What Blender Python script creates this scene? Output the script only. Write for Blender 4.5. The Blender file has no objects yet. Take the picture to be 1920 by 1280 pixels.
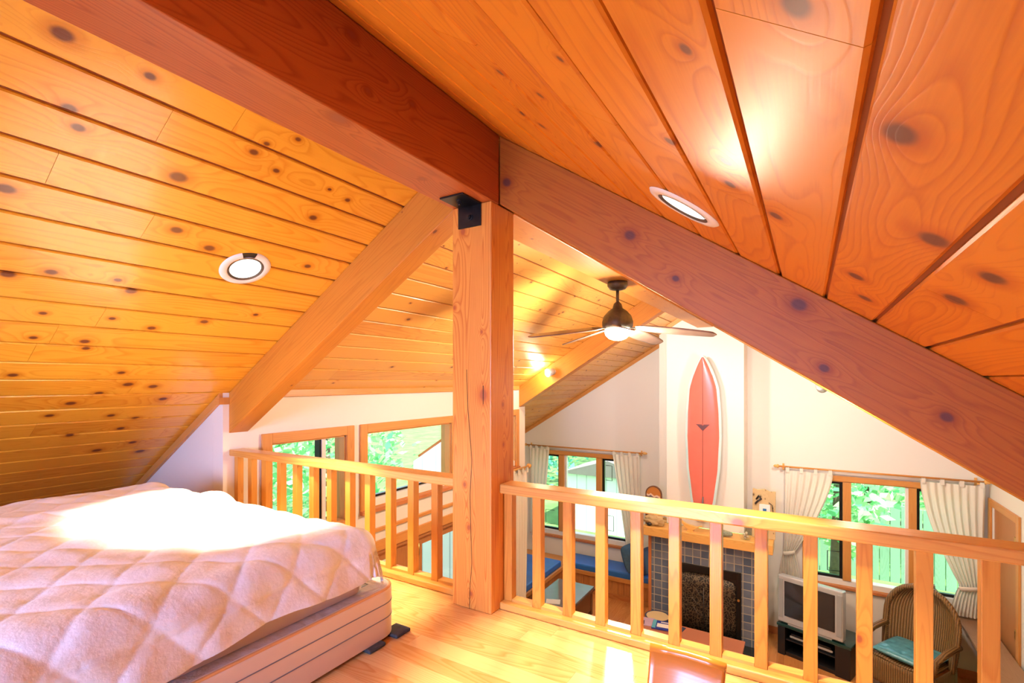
import bpy, bmesh, math, random
from mathutils import Vector, Matrix, noise
R = math.radians
H = 3.57                       # camera height above the main floor; all z below are relative to eye level
scene = bpy.context.scene
C = scene.collection
rng = random.Random(7)

# ------------------------------------------------------------------ camera, world, sun, exposure
cd = bpy.data.cameras.new('camera'); cam = bpy.data.objects.new('camera', cd); C.objects.link(cam)
cam.location = (0, 0, H); cam.rotation_euler = (R(90), 0, R(31.0))
cd.sensor_width = 36; cd.lens = 36*925/1920; cd.shift_y = 74/1920
cd.clip_start = 0.02; cd.clip_end = 200
scene.camera = cam
vs = scene.view_settings
vs.view_transform = 'Standard'; vs.look = 'None'; vs.exposure = 0.75; vs.gamma = 1.0; vs.use_curve_mapping = False

w = bpy.data.worlds.new('sky'); scene.world = w; w.use_nodes = True
nt = w.node_tree; nt.nodes.clear()
wo = nt.nodes.new('ShaderNodeOutputWorld'); bg = nt.nodes.new('ShaderNodeBackground')
sky = nt.nodes.new('ShaderNodeTexSky'); sky.sky_type = 'HOSEK_WILKIE'; sky.turbidity = 5.0
sky.sun_direction = Vector((.55, -.15, .8)).normalized()
hs = nt.nodes.new('ShaderNodeHueSaturation'); hs.inputs['Saturation'].default_value = 0.5
nt.links.new(sky.outputs[0], hs.inputs['Color']); nt.links.new(hs.outputs[0], bg.inputs[0])
nt.links.new(bg.outputs[0], wo.inputs[0]); bg.inputs[1].default_value = 10.5

def add_light(name, kind, loc, energy, color=(1, 1, 1), **kw):
    l = bpy.data.lights.new(name, kind); o = bpy.data.objects.new(name, l); C.objects.link(o)
    o.location = (loc[0], loc[1], loc[2]+H); l.energy = energy; l.color = color
    for k, v in kw.items():
        if k == 'aim':
            o.rotation_euler = Vector(v).to_track_quat('-Z', 'Y').to_euler()
        else: setattr(l, k, v)
    return o
add_light('sun', 'SUN', (0, 0, 6), 10.0, (1, .95, .85), aim=(-.55, .15, -.8), angle=R(1))

WARM = (1.0, .82, .60)
# daylight from the loft's own window behind the camera, and through the side and gable windows
add_light('loft_window_daylight', 'AREA', (-1.2, -2.38, -.10), 72, (.42, .53, 1.0), aim=(-.22, 1, -.55), spread=R(115), shape='RECTANGLE', size=1.5, size_y=.95)
# portals in the window openings: they only steer the sky light, they give none of their own
for loc_, aim_, sx_, sy_ in (((-3.40, 2.45, -.80), (1, 0, 0), .66, .70), ((-3.40, 3.58, -.78), (1, 0, 0), 1.17, .66), ((-3.40, 3.93, -2.5), (1, 0, 0), 2.6, 2.0),
                             ((-3.56, 8.43, -2.1), (0, -1, 0), 1.88, 1.5), ((.84, 8.03, -2.03), (0, -1, 0), 1.72, 1.4)):
    p_ = add_light('window_portal', 'AREA', loc_, 0, (1, 1, 1), aim=aim_, shape='RECTANGLE', size=sx_, size_y=sy_)
    p_.data.cycles.is_portal = True

# ------------------------------------------------------------------ geometry helpers
class MB:
    def __init__(s): s.v = []; s.f = []; s.g = []; s.r = []; s.uvs = []; s.sm = []; s.mi = []; s.m = 0
    def add(s, vs_, fs, g=(1, 0, 0), r=None, uv=None, sm=False):
        b = len(s.v); r = rng.random() if r is None else r
        s.v += [tuple(p) for p in vs_]
        for k, f in enumerate(fs):
            s.f.append(tuple(b+i for i in f)); s.g.append(g); s.r.append(r)
            s.uvs.append(uv[k] if uv else None); s.sm.append(sm); s.mi.append(s.m)
        return s
    def hexa(s, p, g=(1, 0, 0), r=None):
        return s.add(p, [(0, 3, 2, 1), (4, 5, 6, 7), (0, 1, 5, 4), (1, 2, 6, 5), (2, 3, 7, 6), (3, 0, 4, 7)], g, r)
    def box(s, x0, x1, y0, y1, z0, z1, g='x', r=None):
        G = {'x': (1, 0, 0), 'y': (0, 1, 0), 'z': (0, 0, 1)}[g]
        return s.hexa([(x0, y0, z0), (x1, y0, z0), (x1, y1, z0), (x0, y1, z0), (x0, y0, z1), (x1, y0, z1), (x1, y1, z1), (x0, y1, z1)], G, r)
    def obox(s, c, h, M=None, g=(1, 0, 0), r=None):
        M = M or Matrix.Identity(3); c = Vector(c)
        P = [c+M@Vector((sx*h[0], sy*h[1], sz*h[2])) for sz in (-1, 1) for sx, sy in ((-1, -1), (1, -1), (1, 1), (-1, 1))]
        return s.hexa(P, tuple(M@Vector(g)), r)
    def prism(s, poly, ext, g=(1, 0, 0), r=None):
        n = len(poly); e = Vector(ext); A = [Vector(p) for p in poly]; B = [p+e for p in A]
        nrm = sum(((A[i]-A[0]).cross(A[(i+1) % n]-A[0]) for i in range(n)), Vector())
        if nrm.dot(e) > 0: A, B = B, A
        fs = [tuple(range(n)), tuple(range(2*n-1, n-1, -1))]
        fs += [(i, n+i, n+(i+1) % n, (i+1) % n) for i in range(n)]
        return s.add(A+B, fs, g, r)
    def cyl(s, p0, p1, r0, r1=None, n=20, cap=True, g=None, sm=True, r=None):
        r1 = r0 if r1 is None else r1; p0 = Vector(p0); p1 = Vector(p1); d = (p1-p0).normalized()
        a = d.orthogonal().normalized(); b = d.cross(a); g = g or tuple(d)
        P = [p0+(a*math.cos(t)+b*math.sin(t))*r0 for t in [2*math.pi*i/n for i in range(n)]]
        P += [p1+(a*math.cos(t)+b*math.sin(t))*r1 for t in [2*math.pi*i/n for i in range(n)]]
        s.add(P, [(i, (i+1) % n, n+(i+1) % n, n+i) for i in range(n)], g, r, sm=sm)
        if cap:
            base = len(s.v)-2*n
            for f in (tuple(range(base+n-1, base-1, -1)), tuple(range(base+n, base+2*n))):
                s.f.append(f); s.g.append(g); s.r.append(.5); s.uvs.append(None); s.sm.append(False); s.mi.append(s.m)
        return s
    def lathe(s, prof, c, M=None, n=32, sm=True):
        M = M or Matrix.Identity(3); c = Vector(c); P = []
        for rr, zz in prof:
            for i in range(n):
                t = 2*math.pi*i/n; P.append(c+M@Vector((rr*math.cos(t), rr*math.sin(t), zz)))
        fs = []
        for k in range(len(prof)-1):
            for i in range(n):
                j = (i+1) % n; fs.append((k*n+i, k*n+j, (k+1)*n+j, (k+1)*n+i))
        return s.add(P, fs, (0, 0, 1), sm=sm)
    def tube(s, pts, r, n=8, closed=False):
        pts = [Vector(p) for p in pts]; m = len(pts); P = []; up = None
        rs = r if isinstance(r, (list, tuple)) else [r]*m
        for i, p in enumerate(pts):
            if closed: d = pts[(i+1) % m]-pts[i-1]
            else: d = pts[min(i+1, m-1)]-pts[max(i-1, 0)]
            d.normalize()
            if up is None: up = d.orthogonal().normalized()
            a = (up-d*up.dot(d)).normalized(); up = a; b = d.cross(a)
            P += [p+(a*math.cos(2*math.pi*k/n)+b*math.sin(2*math.pi*k/n))*rs[i] for k in range(n)]
        fs = []
        for i in range(m if closed else m-1):
            j = (i+1) % m
            fs += [(i*n+k, i*n+(k+1) % n, j*n+(k+1) % n, j*n+k) for k in range(n)]
        if not closed: fs += [tuple(range(n-1, -1, -1)), tuple(range((m-1)*n, m*n))]
        return s.add(P, fs, (1, 0, 0), sm=True)
    def grid(s, fn, nu, nv, sm=True, uvfn=None, flip=False):
        P = [fn(i/nu, j/nv) for j in range(nv+1) for i in range(nu+1)]
        fs = []; uv = []
        for j in range(nv):
            for i in range(nu):
                q = [(i, j), (i+1, j), (i+1, j+1), (i, j+1)]
                if flip: q = q[::-1]
                fs.append(tuple(b*(nu+1)+a for a, b in q))
                if uvfn: uv.append([uvfn(a/nu, b/nv) for a, b in q])
        return s.add(P, fs, (1, 0, 0), .5, uv if uvfn else None, sm)
    def build(s, name, mats, T=None, bevel=0, local=False, solid=0, segs=2, clip=None, subsurf=0):
        off = Vector((0, 0, 0)) if local else (Vector(T.location) if T else Vector((0, 0, 0)))
        dz = 0 if local else H
        V = [Vector(p)+Vector((0, 0, dz))-off for p in s.v]
        me = bpy.data.meshes.new(name); me.from_pydata(V, [], s.f); me.update()
        uvl = me.uv_layers.new(name='UVMap'); at = me.attributes.new('rnd', 'FLOAT', 'FACE')
        for p in me.polygons:
            i = p.index; at.data[i].value = s.r[i]; p.use_smooth = s.sm[i]; p.material_index = s.mi[i]
            if s.uvs[i]:
                for l, c in zip(p.loop_indices, s.uvs[i]): uvl.data[l].uv = c
            else:
                n = p.normal; g = Vector(s.g[i])
                if abs(n.dot(g)) > .9: g = Vector((0, 0, 1)) if abs(n.z) < .8 else Vector((1, 0, 0))
                t = n.cross(g)
                if t.length > 1e-6: t.normalize()
                k = max(range(3), key=lambda q: abs(t[q]))
                if t[k] < 0: t = -t
                for l in p.loop_indices:
                    co = Vector(s.v[me.loops[l].vertex_index]); uvl.data[l].uv = (co.dot(g), co.dot(t))
        for m in (mats if isinstance(mats, (list, tuple)) else [mats]): me.materials.append(m)
        if clip:
            bm = bmesh.new(); bm.from_mesh(me)
            for co, no in clip:
                bmesh.ops.bisect_plane(bm, geom=bm.verts[:]+bm.edges[:]+bm.faces[:], plane_co=Vector(co)+Vector((0, 0, H))-off, plane_no=no, clear_outer=True)
                bd = [e for e in bm.edges if e.is_boundary]
                if bd: bmesh.ops.holes_fill(bm, edges=bd, sides=0)
            bm.to_mesh(me); bm.free()
        o = bpy.data.objects.new(name, me); C.objects.link(o)
        if T: o.parent = T
        if solid:
            m = o.modifiers.new('solid', 'SOLIDIFY'); m.thickness = solid; m.offset = 0
        if bevel:
            m = o.modifiers.new('bevel', 'BEVEL'); m.width = bevel; m.segments = segs; m.limit_method = 'ANGLE'; m.harden_normals = False
        if subsurf:
            m = o.modifiers.new('sub', 'SUBSURF'); m.levels = subsurf; m.render_levels = subsurf
        return o

def thing(name, label, cat, loc, rz=0, group=None):
    o = bpy.data.objects.new(name, None); C.objects.link(o)
    o.location = (loc[0], loc[1], loc[2]+H); o.rotation_euler = (0, 0, rz); o.empty_display_size = .05
    return tag(o, label, cat, group)
def tag(o, label, cat, group=None, kind=None):
    o['label'] = label; o['category'] = cat
    if group: o['group'] = group
    if kind: o['kind'] = kind
    return o
def struct(o, label=None, cat=None):
    o['kind'] = 'structure'
    if label: o['label'] = label
    if cat: o['category'] = cat
    return o
def copy_tree(o, parent=None):
    c = o.copy(); C.objects.link(c)
    if parent: c.parent = parent
    for ch in list(o.children): copy_tree(ch, c)
    return c
def sub(o, part):
    o.parent = part          # a sub-part: same frame as its part
    return o
def rotz(a): return Matrix.Rotation(a, 3, 'Z')
def cl(x): return 1.145+.61*(x+1.265)       # left roof plane
def cr(x): return 1.145-.675*(x+1.265)      # right roof plane
SL = math.hypot(1, .61); SR = math.hypot(1, .675)
CLIP_L = ((-1.265, 0, 1.150), (-.61, 0, 1)); CLIP_R = ((-1.265, 0, 1.150), (.675, 0, 1))

# ------------------------------------------------------------------ materials
def N(t, kind, **kw):
    n = t.nodes.new(kind)
    for k, v in kw.items():
        if isinstance(k, str) and k in n.inputs: n.inputs[k].default_value = v
        else: setattr(n, k, v)
    return n
def base(name):
    m = bpy.data.materials.new(name); m.use_nodes = True; t = m.node_tree; t.nodes.clear()
    o = t.nodes.new('ShaderNodeOutputMaterial'); b = t.nodes.new('ShaderNodeBsdfPrincipled')
    t.links.new(b.outputs[0], o.inputs[0]); return m, t, b, o
def math_(t, op, a, b=None, c=None):
    n = t.nodes.new('ShaderNodeMath'); n.operation = op
    for i, x in enumerate((a, b, c)):
        if x is None: continue
        if isinstance(x, (int, float)): n.inputs[i].default_value = x
        else: t.links.new(x, n.inputs[i])
    return n.outputs[0]
def mix_(t, f, a, b, bt='MIX'):
    n = t.nodes.new('ShaderNodeMix'); n.data_type = 'RGBA'; n.blend_type = bt
    for i, x in ((0, f), (6, a), (7, b)):
        if isinstance(x, (int, float)): n.inputs[i].default_value = x
        elif isinstance(x, tuple): n.inputs[i].default_value = (*x, 1) if len(x) == 3 else x
        else: t.links.new(x, n.inputs[i])
    return n.outputs[2]
def plain(name, col, rough=.5, metal=0, noise_amt=.08, nscale=6, bump=0, emit=None, spec=.5, trans=0, bscale=60):
    m, t, b, o = base(name)
    tc = t.nodes.new('ShaderNodeTexCoord'); n = N(t, 'ShaderNodeTexNoise', Scale=nscale, Detail=3.0); t.links.new(tc.outputs['Object'], n.inputs['Vector'])
    c2 = tuple(max(0, x*(1-2*noise_amt)) for x in col)
    t.links.new(mix_(t, n.outputs[0], c2, tuple(min(1, x*(1+noise_amt)) for x in col)), b.inputs['Base Color'])
    b.inputs['Roughness'].default_value = rough; b.inputs['Metallic'].default_value = metal
    b.inputs['Specular IOR Level'].default_value = spec
    if trans: b.inputs['Transmission Weight'].default_value = trans
    if bump:
        n2 = N(t, 'ShaderNodeTexNoise', Scale=float(bscale), Detail=4.0); t.links.new(tc.outputs['Object'], n2.inputs['Vector'])
        bp = N(t, 'ShaderNodeBump', Strength=bump, Distance=.01); t.links.new(n2.outputs[0], bp.inputs['Height']); t.links.new(bp.outputs[0], b.inputs['Normal'])
    if emit: b.inputs['Emission Color'].default_value = (*emit[:3], 1); b.inputs['Emission Strength'].default_value = emit[3]
    return m
def wood(name, light, dark, knot=(.10, .035, .02), rough=.3, rings=11, su=.55, sv=5.0, contrast=.55, vary=.25, knots=(), vk=.0, vks=(1.6, 5.0), coat=.0, kmul=1.0, spec=.5):
    m, t, b, o = base(name)
    uv = t.nodes.new('ShaderNodeUVMap'); at = t.nodes.new('ShaderNodeAttribute'); at.attribute_name = 'rnd'
    rn = at.outputs['Fac']
    cmb = t.nodes.new('ShaderNodeCombineXYZ')
    t.links.new(math_(t, 'MULTIPLY', rn, 37.3), cmb.inputs[0]); t.links.new(math_(t, 'MULTIPLY', rn, 91.7), cmb.inputs[1])
    def vec(op, a, bb):
        n = t.nodes.new('ShaderNodeVectorMath'); n.operation = op
        for i, x in enumerate((a, bb)):
            if isinstance(x, tuple): n.inputs[i].default_value = x
            else: t.links.new(x, n.inputs[i])
        return n
    uvo = vec('ADD', uv.outputs[0], cmb.outputs[0]).outputs[0]
    K = None
    if knots:
        sc = vec('MULTIPLY', uv.outputs[0], (1/1.35, 1, 0)).outputs[0]
        for (ku, kv, kr) in knots:
            d = vec('DISTANCE', sc, (ku/1.35, kv, 0)).outputs['Value']
            d = math_(t, 'DIVIDE', d, kr*kmul)
            K = d if K is None else math_(t, 'MINIMUM', K, d)
    if vk > 0:
        sv_ = vec('MULTIPLY', uvo, (vks[0], vks[1], 0)).outputs[0]
        vo = N(t, 'ShaderNodeTexVoronoi', Scale=1.0); vo.voronoi_dimensions = '2D'; t.links.new(sv_, vo.inputs['Vector'])
        loc = vo.outputs['Position']
        dv = vec('MULTIPLY', vec('SUBTRACT', sv_, loc).outputs[0], (1/vks[0]/1.4, 1/vks[1], 0)).outputs[0]
        ln = t.nodes.new('ShaderNodeVectorMath'); ln.operation = 'LENGTH'; t.links.new(dv, ln.inputs[0])
        sp = t.nodes.new('ShaderNodeSeparateColor'); t.links.new(vo.outputs['Color'], sp.inputs[0])
        rr = math_(t, 'MAXIMUM', math_(t, 'MULTIPLY', math_(t, 'SUBTRACT', sp.outputs[0], 1-vk), .016/vk), .0004)
        d = math_(t, 'DIVIDE', ln.outputs['Value'], rr)
        K = d if K is None else math_(t, 'MINIMUM', K, d)
    nz = N(t, 'ShaderNodeTexNoise', Scale=1.0, Detail=1.5, Roughness=.45); nz.noise_dimensions = '2D'
    t.links.new(vec('MULTIPLY', uvo, (su, sv, 0)).outputs[0], nz.inputs['Vector'])
    f = math_(t, 'MULTIPLY', nz.outputs[0], rings*2.2)
    if K is not None:
        wrp = math_(t, 'DIVIDE', 3.2, math_(t, 'ADD', 1.0, math_(t, 'MULTIPLY', math_(t, 'MULTIPLY', K, K), .14)))
        f = math_(t, 'ADD', f, wrp)
    fr = math_(t, 'FRACT', f)
    rp = t.nodes.new('ShaderNodeValToRGB'); e = rp.color_ramp.elements
    e[0].position = 0; e[0].color = (0, 0, 0, 1); e[1].position = 1; e[1].color = (0, 0, 0, 1)
    x = e.new(.55); x.color = (.25, .25, .25, 1); x = e.new(.86); x.color = (1, 1, 1, 1)
    t.links.new(fr, rp.inputs[0])
    fb = N(t, 'ShaderNodeTexNoise', Scale=1.0, Detail=2.0); fb.noise_dimensions = '2D'
    t.links.new(vec('MULTIPLY', uvo, (9, 260, 0)).outputs[0], fb.inputs['Vector'])
    bl = N(t, 'ShaderNodeTexNoise', Scale=1.0, Detail=2.0); bl.noise_dimensions = '2D'
    t.links.new(vec('MULTIPLY', uvo, (1.3, 6, 0)).outputs[0], bl.inputs['Vector'])
    k1 = math_(t, 'MULTIPLY', rp.outputs[0], contrast)
    k2 = math_(t, 'MULTIPLY', math_(t, 'SUBTRACT', fb.outputs[0], .5), .35)
    k3 = math_(t, 'MULTIPLY', math_(t, 'SUBTRACT', bl.outputs[0], .5), .5)
    k4 = math_(t, 'MULTIPLY', math_(t, 'SUBTRACT', math_(t, 'FRACT', math_(t, 'MULTIPLY', rn, 7.77)), .5), vary*2)
    k = math_(t, 'ADD', math_(t, 'ADD', k1, k2), math_(t, 'ADD', k3, k4)); 
    cp = t.nodes.new('ShaderNodeClamp'); t.links.new(k, cp.inputs[0])
    col = mix_(t, cp.outputs[0], light, dark)
    if K is not None:
        def ss(lo, hi):
            n = t.nodes.new('ShaderNodeMapRange'); n.interpolation_type = 'SMOOTHSTEP'
            n.inputs['From Min'].default_value = lo; n.inputs['From Max'].default_value = hi
            n.inputs['To Min'].default_value = 1; n.inputs['To Max'].default_value = 0
            t.links.new(K, n.inputs[0]); return n.outputs[0]
        col = mix_(t, math_(t, 'MULTIPLY', ss(.8, 2.4), .65), col, dark)
        col = mix_(t, math_(t, 'MULTIPLY', ss(.5, 1.1), .9), col, knot)
    t.links.new(col, b.inputs['Base Color'])
    b.inputs['Roughness'].default_value = rough; b.inputs['Coat Weight'].default_value = coat; b.inputs['Coat Roughness'].default_value = .12
    b.inputs['Specular IOR Level'].default_value = spec
    bp = N(t, 'ShaderNodeBump', Strength=.12, Distance=.002); t.links.new(k, bp.inputs['Height']); t.links.new(bp.outputs[0], b.inputs['Normal'])
    return m

KL = [(0.498, 0.467, 0.0271), (0.699, 0.471, 0.0165), (0.567, 0.677, 0.0209), (0.602, 0.731, 0.0193), (0.903, 0.792, 0.0316), (0.508, 1.043, 0.0276), (0.996, 1.045, 0.0239), (1.147, 1.103, 0.0241), (1.071, 0.576, 0.0177), (1.183, 0.615, 0.0141), (1.179, 0.45, 0.0121), (1.092, 0.522, 0.0118), (1.455, 0.776, 0.02), (1.537, 0.621, 0.0145), (1.427, 0.604, 0.0104), (1.617, 1.078, 0.0183), (1.57, 1.513, 0.0151), (1.351, 1.618, 0.0204), (1.147, 1.708, 0.0193), (0.975, 1.66, 0.0144), (0.743, 1.666, 0.0147), (0.595, 1.452, 0.0233), (0.705, 1.405, 0.0213), (0.912, 1.395, 0.0166), (0.979, 1.455, 0.0242), (0.93, 1.851, 0.0202), (0.95, 1.907, 0.0168), (0.754, 1.844, 0.0154), (1.226, 2.235, 0.0261), (1.352, 2.259, 0.025), (1.123, 2.323, 0.0214), (1.032, 2.426, 0.0253), (1.459, 2.405, 0.024), (0.977, 2.551, 0.0212), (1.256, 2.583, 0.0209), (1.393, 2.632, 0.0219), (1.358, 2.757, 0.0221), (1.127, 2.802, 0.0208), (1.494, 2.972, 0.0236), (1.587, 3.124, 0.0302), (1.324, 3.042, 0.0279), (0.753, 2.148, 0.02), (1.156, 2.116, 0.0188)]
KR = [(0.449, 1.516, 0.0107), (0.605, 1.618, 0.0132), (0.873, 1.703, 0.0153), (0.933, 1.791, 0.0134), (1.142, 1.792, 0.0154), (1.324, 1.635, 0.0141), (1.525, 1.674, 0.0141), (0.573, 1.384, 0.0063), (0.905, 1.382, 0.0081), (1.032, 1.37, 0.0093), (0.922, 1.264, 0.0088), (1.113, 1.459, 0.0112), (0.733, 1.106, 0.0052), (0.934, 0.811, 0.0072), (1.234, 0.677, 0.0092), (1.267, 0.729, 0.0093), (1.191, 0.972, 0.0102), (0.978, 0.906, 0.0072)]
PL, PD = (.82, .40, .035), (.58, .18, .010)
M_ceilL = wood('pine_ceiling_left', PL, PD, (.12, .03, .015), rough=.22, knots=KL, vk=0, kmul=.85, contrast=.42, vary=.3, rings=9, coat=.3)
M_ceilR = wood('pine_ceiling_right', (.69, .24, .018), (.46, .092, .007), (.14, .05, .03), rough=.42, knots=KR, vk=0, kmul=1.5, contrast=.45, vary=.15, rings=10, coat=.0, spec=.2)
M_ceilF = wood('pine_ceiling_far', (.82, .43, .09), (.60, .20, .03), (.10, .03, .02), rough=.38, vk=.55, vks=(2.6, 6.6), contrast=.4, vary=.35, rings=7, coat=.1)
M_groove = plain('groove_shadowed_wood', (.30, .07, .01), .6)
def rk(pts):   # knots of a rafter, points on its front face
    g = Vector((1, 0, -.66)).normalized(); tt = Vector((0, -1, 0)).cross(g)
    if tt.z < 0: tt = -tt
    return [(Vector(p).dot(g), Vector(p).dot(tt), q) for p, q in pts]
M_rafterR = wood('rafter_fir', (.44, .135, .010), (.28, .055, .004), (.10, .03, .03), rough=.5, rings=6, su=.16, sv=14, contrast=.5, vary=.0,
    knots=rk([((-1.122, 1.823, .861), .020), ((-.577, 1.823, .549), .020), ((-.409, 1.823, .368), .012), ((-.026, 1.823, .244), .022), ((.042, 1.823, .04), .014), ((.334, 1.823, -.102), .015)]))
M_rafter = wood('rafter_fir_plain', (.60, .235, .028), (.42, .115, .010), (.14, .04, .02), rough=.45, rings=8, su=.4, sv=8, contrast=.4, vary=.0, vk=.45, vks=(2.2, 5))
M_beam = wood('ridge_beam_fir', (.45, .115, .025), (.26, .04, .006), (.30, .07, .03), rough=.4, rings=13, su=.45, sv=6, contrast=.6, vary=.0, knots=[(.981, -1.186, .022), (1.439, -1.264, .010), (1.01, 1.027, .014), (1.27, .946, .01), (1.072, .892, .01)])
M_post = wood('post_fir', (.75, .32, .055), (.54, .13, .013), (.42, .10, .03), rough=.4, rings=16, su=.35, sv=7, contrast=.75, vary=.0, knots=[(.661, -1.311, .014), (-.06, -1.202, .022), (.327, -1.358, .008), (.212, -1.211, .007), (-.457, -1.302, .009), (-.644, -1.279, .010), (-.932, -1.267, .009), (-.282, 1.859, .008), (-.104, 1.854, .009)], coat=.15)
M_rail = wood('rail_fir', (.72, .37, .085), (.52, .18, .03), (.36, .09, .03), rough=.3, rings=7, su=.5, sv=9, contrast=.45, vary=.12, knots=[(-.205, -.48, .018)], coat=.3)
M_bal = wood('baluster_fir', (.68, .31, .05), (.48, .155, .018), (.34, .08, .03), rough=.33, rings=9, su=.5, sv=11, contrast=.5, vary=.3, vk=.18, vks=(1.8, 9), coat=.2)
M_floor = wood('fir_floor', (.84, .52, .20), (.68, .31, .085), (.34, .10, .04), rough=.16, rings=10, su=.5, sv=7, contrast=.6, vary=.55, vk=.12, vks=(1.1, 4), coat=.6)
M_floor2 = wood('fir_floor_lower', (.62, .27, .08), (.42, .13, .03), (.25, .07, .03), rough=.2, rings=9, su=.5, sv=7, contrast=.4, vary=.3, coat=.4)
M_trim = wood('fir_trim', (.66, .30, .08), (.50, .17, .03), (.30, .08, .03), rough=.35, rings=7, su=.4, sv=10, contrast=.4, vary=.12)
M_trimred = wood('red_fir_trim', (.55, .20, .07), (.38, .10, .03), rough=.35, rings=7, su=.4, sv=10, contrast=.4, vary=.12)
M_panel = wood('bench_fir', (.55, .24, .07), (.36, .10, .02), (.2, .05, .02), rough=.4, rings=7, contrast=.45, vary=.35)
M_door = wood('door_veneer', (.50, .21, .07), (.36, .12, .03), rough=.35, rings=7, su=.3, sv=10, contrast=.35, vary=.1)
M_mantel = wood('mantel_pine', (.80, .44, .12), (.60, .25, .05), (.3, .1, .04), rough=.4, vk=.3, contrast=.4)
M_darkwood = wood('dark_table_wood', (.16, .065, .03), (.07, .025, .012), rough=.3, contrast=.5)
M_tabletop = plain('dark_polished_top', (.20, .19, .20), .12)
M_redwood = wood('reddish_table_wood', (.50, .20, .12), (.38, .12, .06), rough=.35, contrast=.4)
M_brown = wood('brown_desk_wood', (.36, .22, .13), (.25, .14, .08), rough=.4, contrast=.3)
M_chairw = wood('orange_lacquered_wood', (.74, .25, .03), (.60, .16, .015), rough=.25, rings=6, contrast=.3, coat=.25, vary=0)
M_drift = wood('driftwood', (.62, .46, .24), (.42, .27, .12), (.08, .06, .04), rough=.7, vk=.7, vks=(9, 14), contrast=.4)
M_wall = plain('white_plaster', (.80, .77, .72), .75, noise_amt=.015, nscale=2, bump=.03, bscale=90)
M_white = plain('white_paint', (.82, .81, .79), .5, noise_amt=.02)
M_curtain = None
M_steel = plain('dark_steel', (.045, .05, .06), .32, metal=.9, noise_amt=.3, nscale=25)
M_black = plain('black_plastic', (.012, .012, .014), .35)
M_blackmet = plain('black_metal_frame', (.015, .014, .014), .3, metal=.5)
M_bronze = plain('aged_bronze', (.12, .10, .085), .45, metal=.6, noise_amt=.3, nscale=40)
M_brass = plain('brass', (.75, .50, .16), .3, metal=1)
M_silver = plain('silver_plastic', (.52, .56, .60), .32, metal=.25, noise_amt=.03)
M_screen = plain('dark_screen', (.035, .037, .042), .08)
M_blue = plain('blue_cushion_fabric', (.03, .17, .60), .38, noise_amt=.15, bump=.1)
M_navy = plain('navy_cushion_side', (.03, .05, .12), .7, noise_amt=.1)
M_bluep = plain('blue_pillow_fabric', (.05, .13, .24), .8, noise_amt=.25, nscale=30)
M_teal = plain('teal_glossy_cushion', (.10, .38, .48), .18, noise_amt=.3, nscale=14, bump=.25, bscale=18)
M_trimwhite = plain('white_lamp_trim', (.85, .83, .82), .35, noise_amt=.01)
M_chrome = plain('reflector_metal', (.7, .7, .68), .12, metal=1)
M_paper = plain('white_paper', (.85, .84, .82), .7, noise_amt=.02)
M_gray = plain('gray_felt', (.06, .065, .07), .9, noise_amt=.3, nscale=60)
M_ground = plain('lawn', (.16, .34, .08), .9, noise_amt=.4, nscale=2)
M_bark = plain('bark', (.14, .10, .07), .9, noise_amt=.4, nscale=12)
M_roofing = plain('roof_underlay', (.25, .22, .2), .9)
def emis(name, col, s, basecol=(.9, .9, .9)):
    m, t, b, o = base(name); b.inputs['Base Color'].default_value = (*basecol, 1)
    b.inputs['Emission Color'].default_value = (*col, 1); b.inputs['Emission Strength'].default_value = s; return m
M_globe = emis('lit_frosted_globe', (1, .86, .62), 14)
M_can = emis('lit_reflector_lens', (1, .93, .82), 2.2)
M_spot = emis('lit_spot_lens', (1, .85, .6), 40)
def glass_mat():
    m = bpy.data.materials.new('window_glass'); m.use_nodes = True; t = m.node_tree; t.nodes.clear()
    o = t.nodes.new('ShaderNodeOutputMaterial'); tr = t.nodes.new('ShaderNodeBsdfTransparent'); gl = t.nodes.new('ShaderNodeBsdfGlossy')
    gl.inputs['Roughness'].default_value = .02; tr.inputs[0].default_value = (.93, .98, .97, 1)
    lw = t.nodes.new('ShaderNodeLayerWeight'); lw.inputs[0].default_value = .5; mx = t.nodes.new('ShaderNodeMixShader')
    fz = math_(t, 'ADD', .03, math_(t, 'MULTIPLY', math_(t, 'POWER', lw.outputs['Facing'], 5.0), .5))
    t.links.new(fz, mx.inputs[0]); t.links.new(tr.outputs[0], mx.inputs[1]); t.links.new(gl.outputs[0], mx.inputs[2]); t.links.new(mx.outputs[0], o.inputs[0]); return m
M_glass = glass_mat()
def cloth(name, col, tl=.4):
    m = bpy.data.materials.new(name); m.use_nodes = True; t = m.node_tree; t.nodes.clear()
    o = t.nodes.new('ShaderNodeOutputMaterial'); d = t.nodes.new('ShaderNodeBsdfDiffuse'); tr = t.nodes.new('ShaderNodeBsdfTranslucent'); mx = t.nodes.new('ShaderNodeMixShader')
    n = N(t, 'ShaderNodeTexNoise', Scale=8.0, Detail=3.0); cc = mix_(t, n.outputs[0], tuple(x*.9 for x in col), col)
    t.links.new(cc, d.inputs[0]); t.links.new(cc, tr.inputs[0]); mx.inputs[0].default_value = tl
    t.links.new(d.outputs[0], mx.inputs[1]); t.links.new(tr.outputs[0], mx.inputs[2]); t.links.new(mx.outputs[0], o.inputs[0]); return m
M_curtain = cloth('cream_curtain_cotton', (.90, .86, .77), .15)
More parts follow.
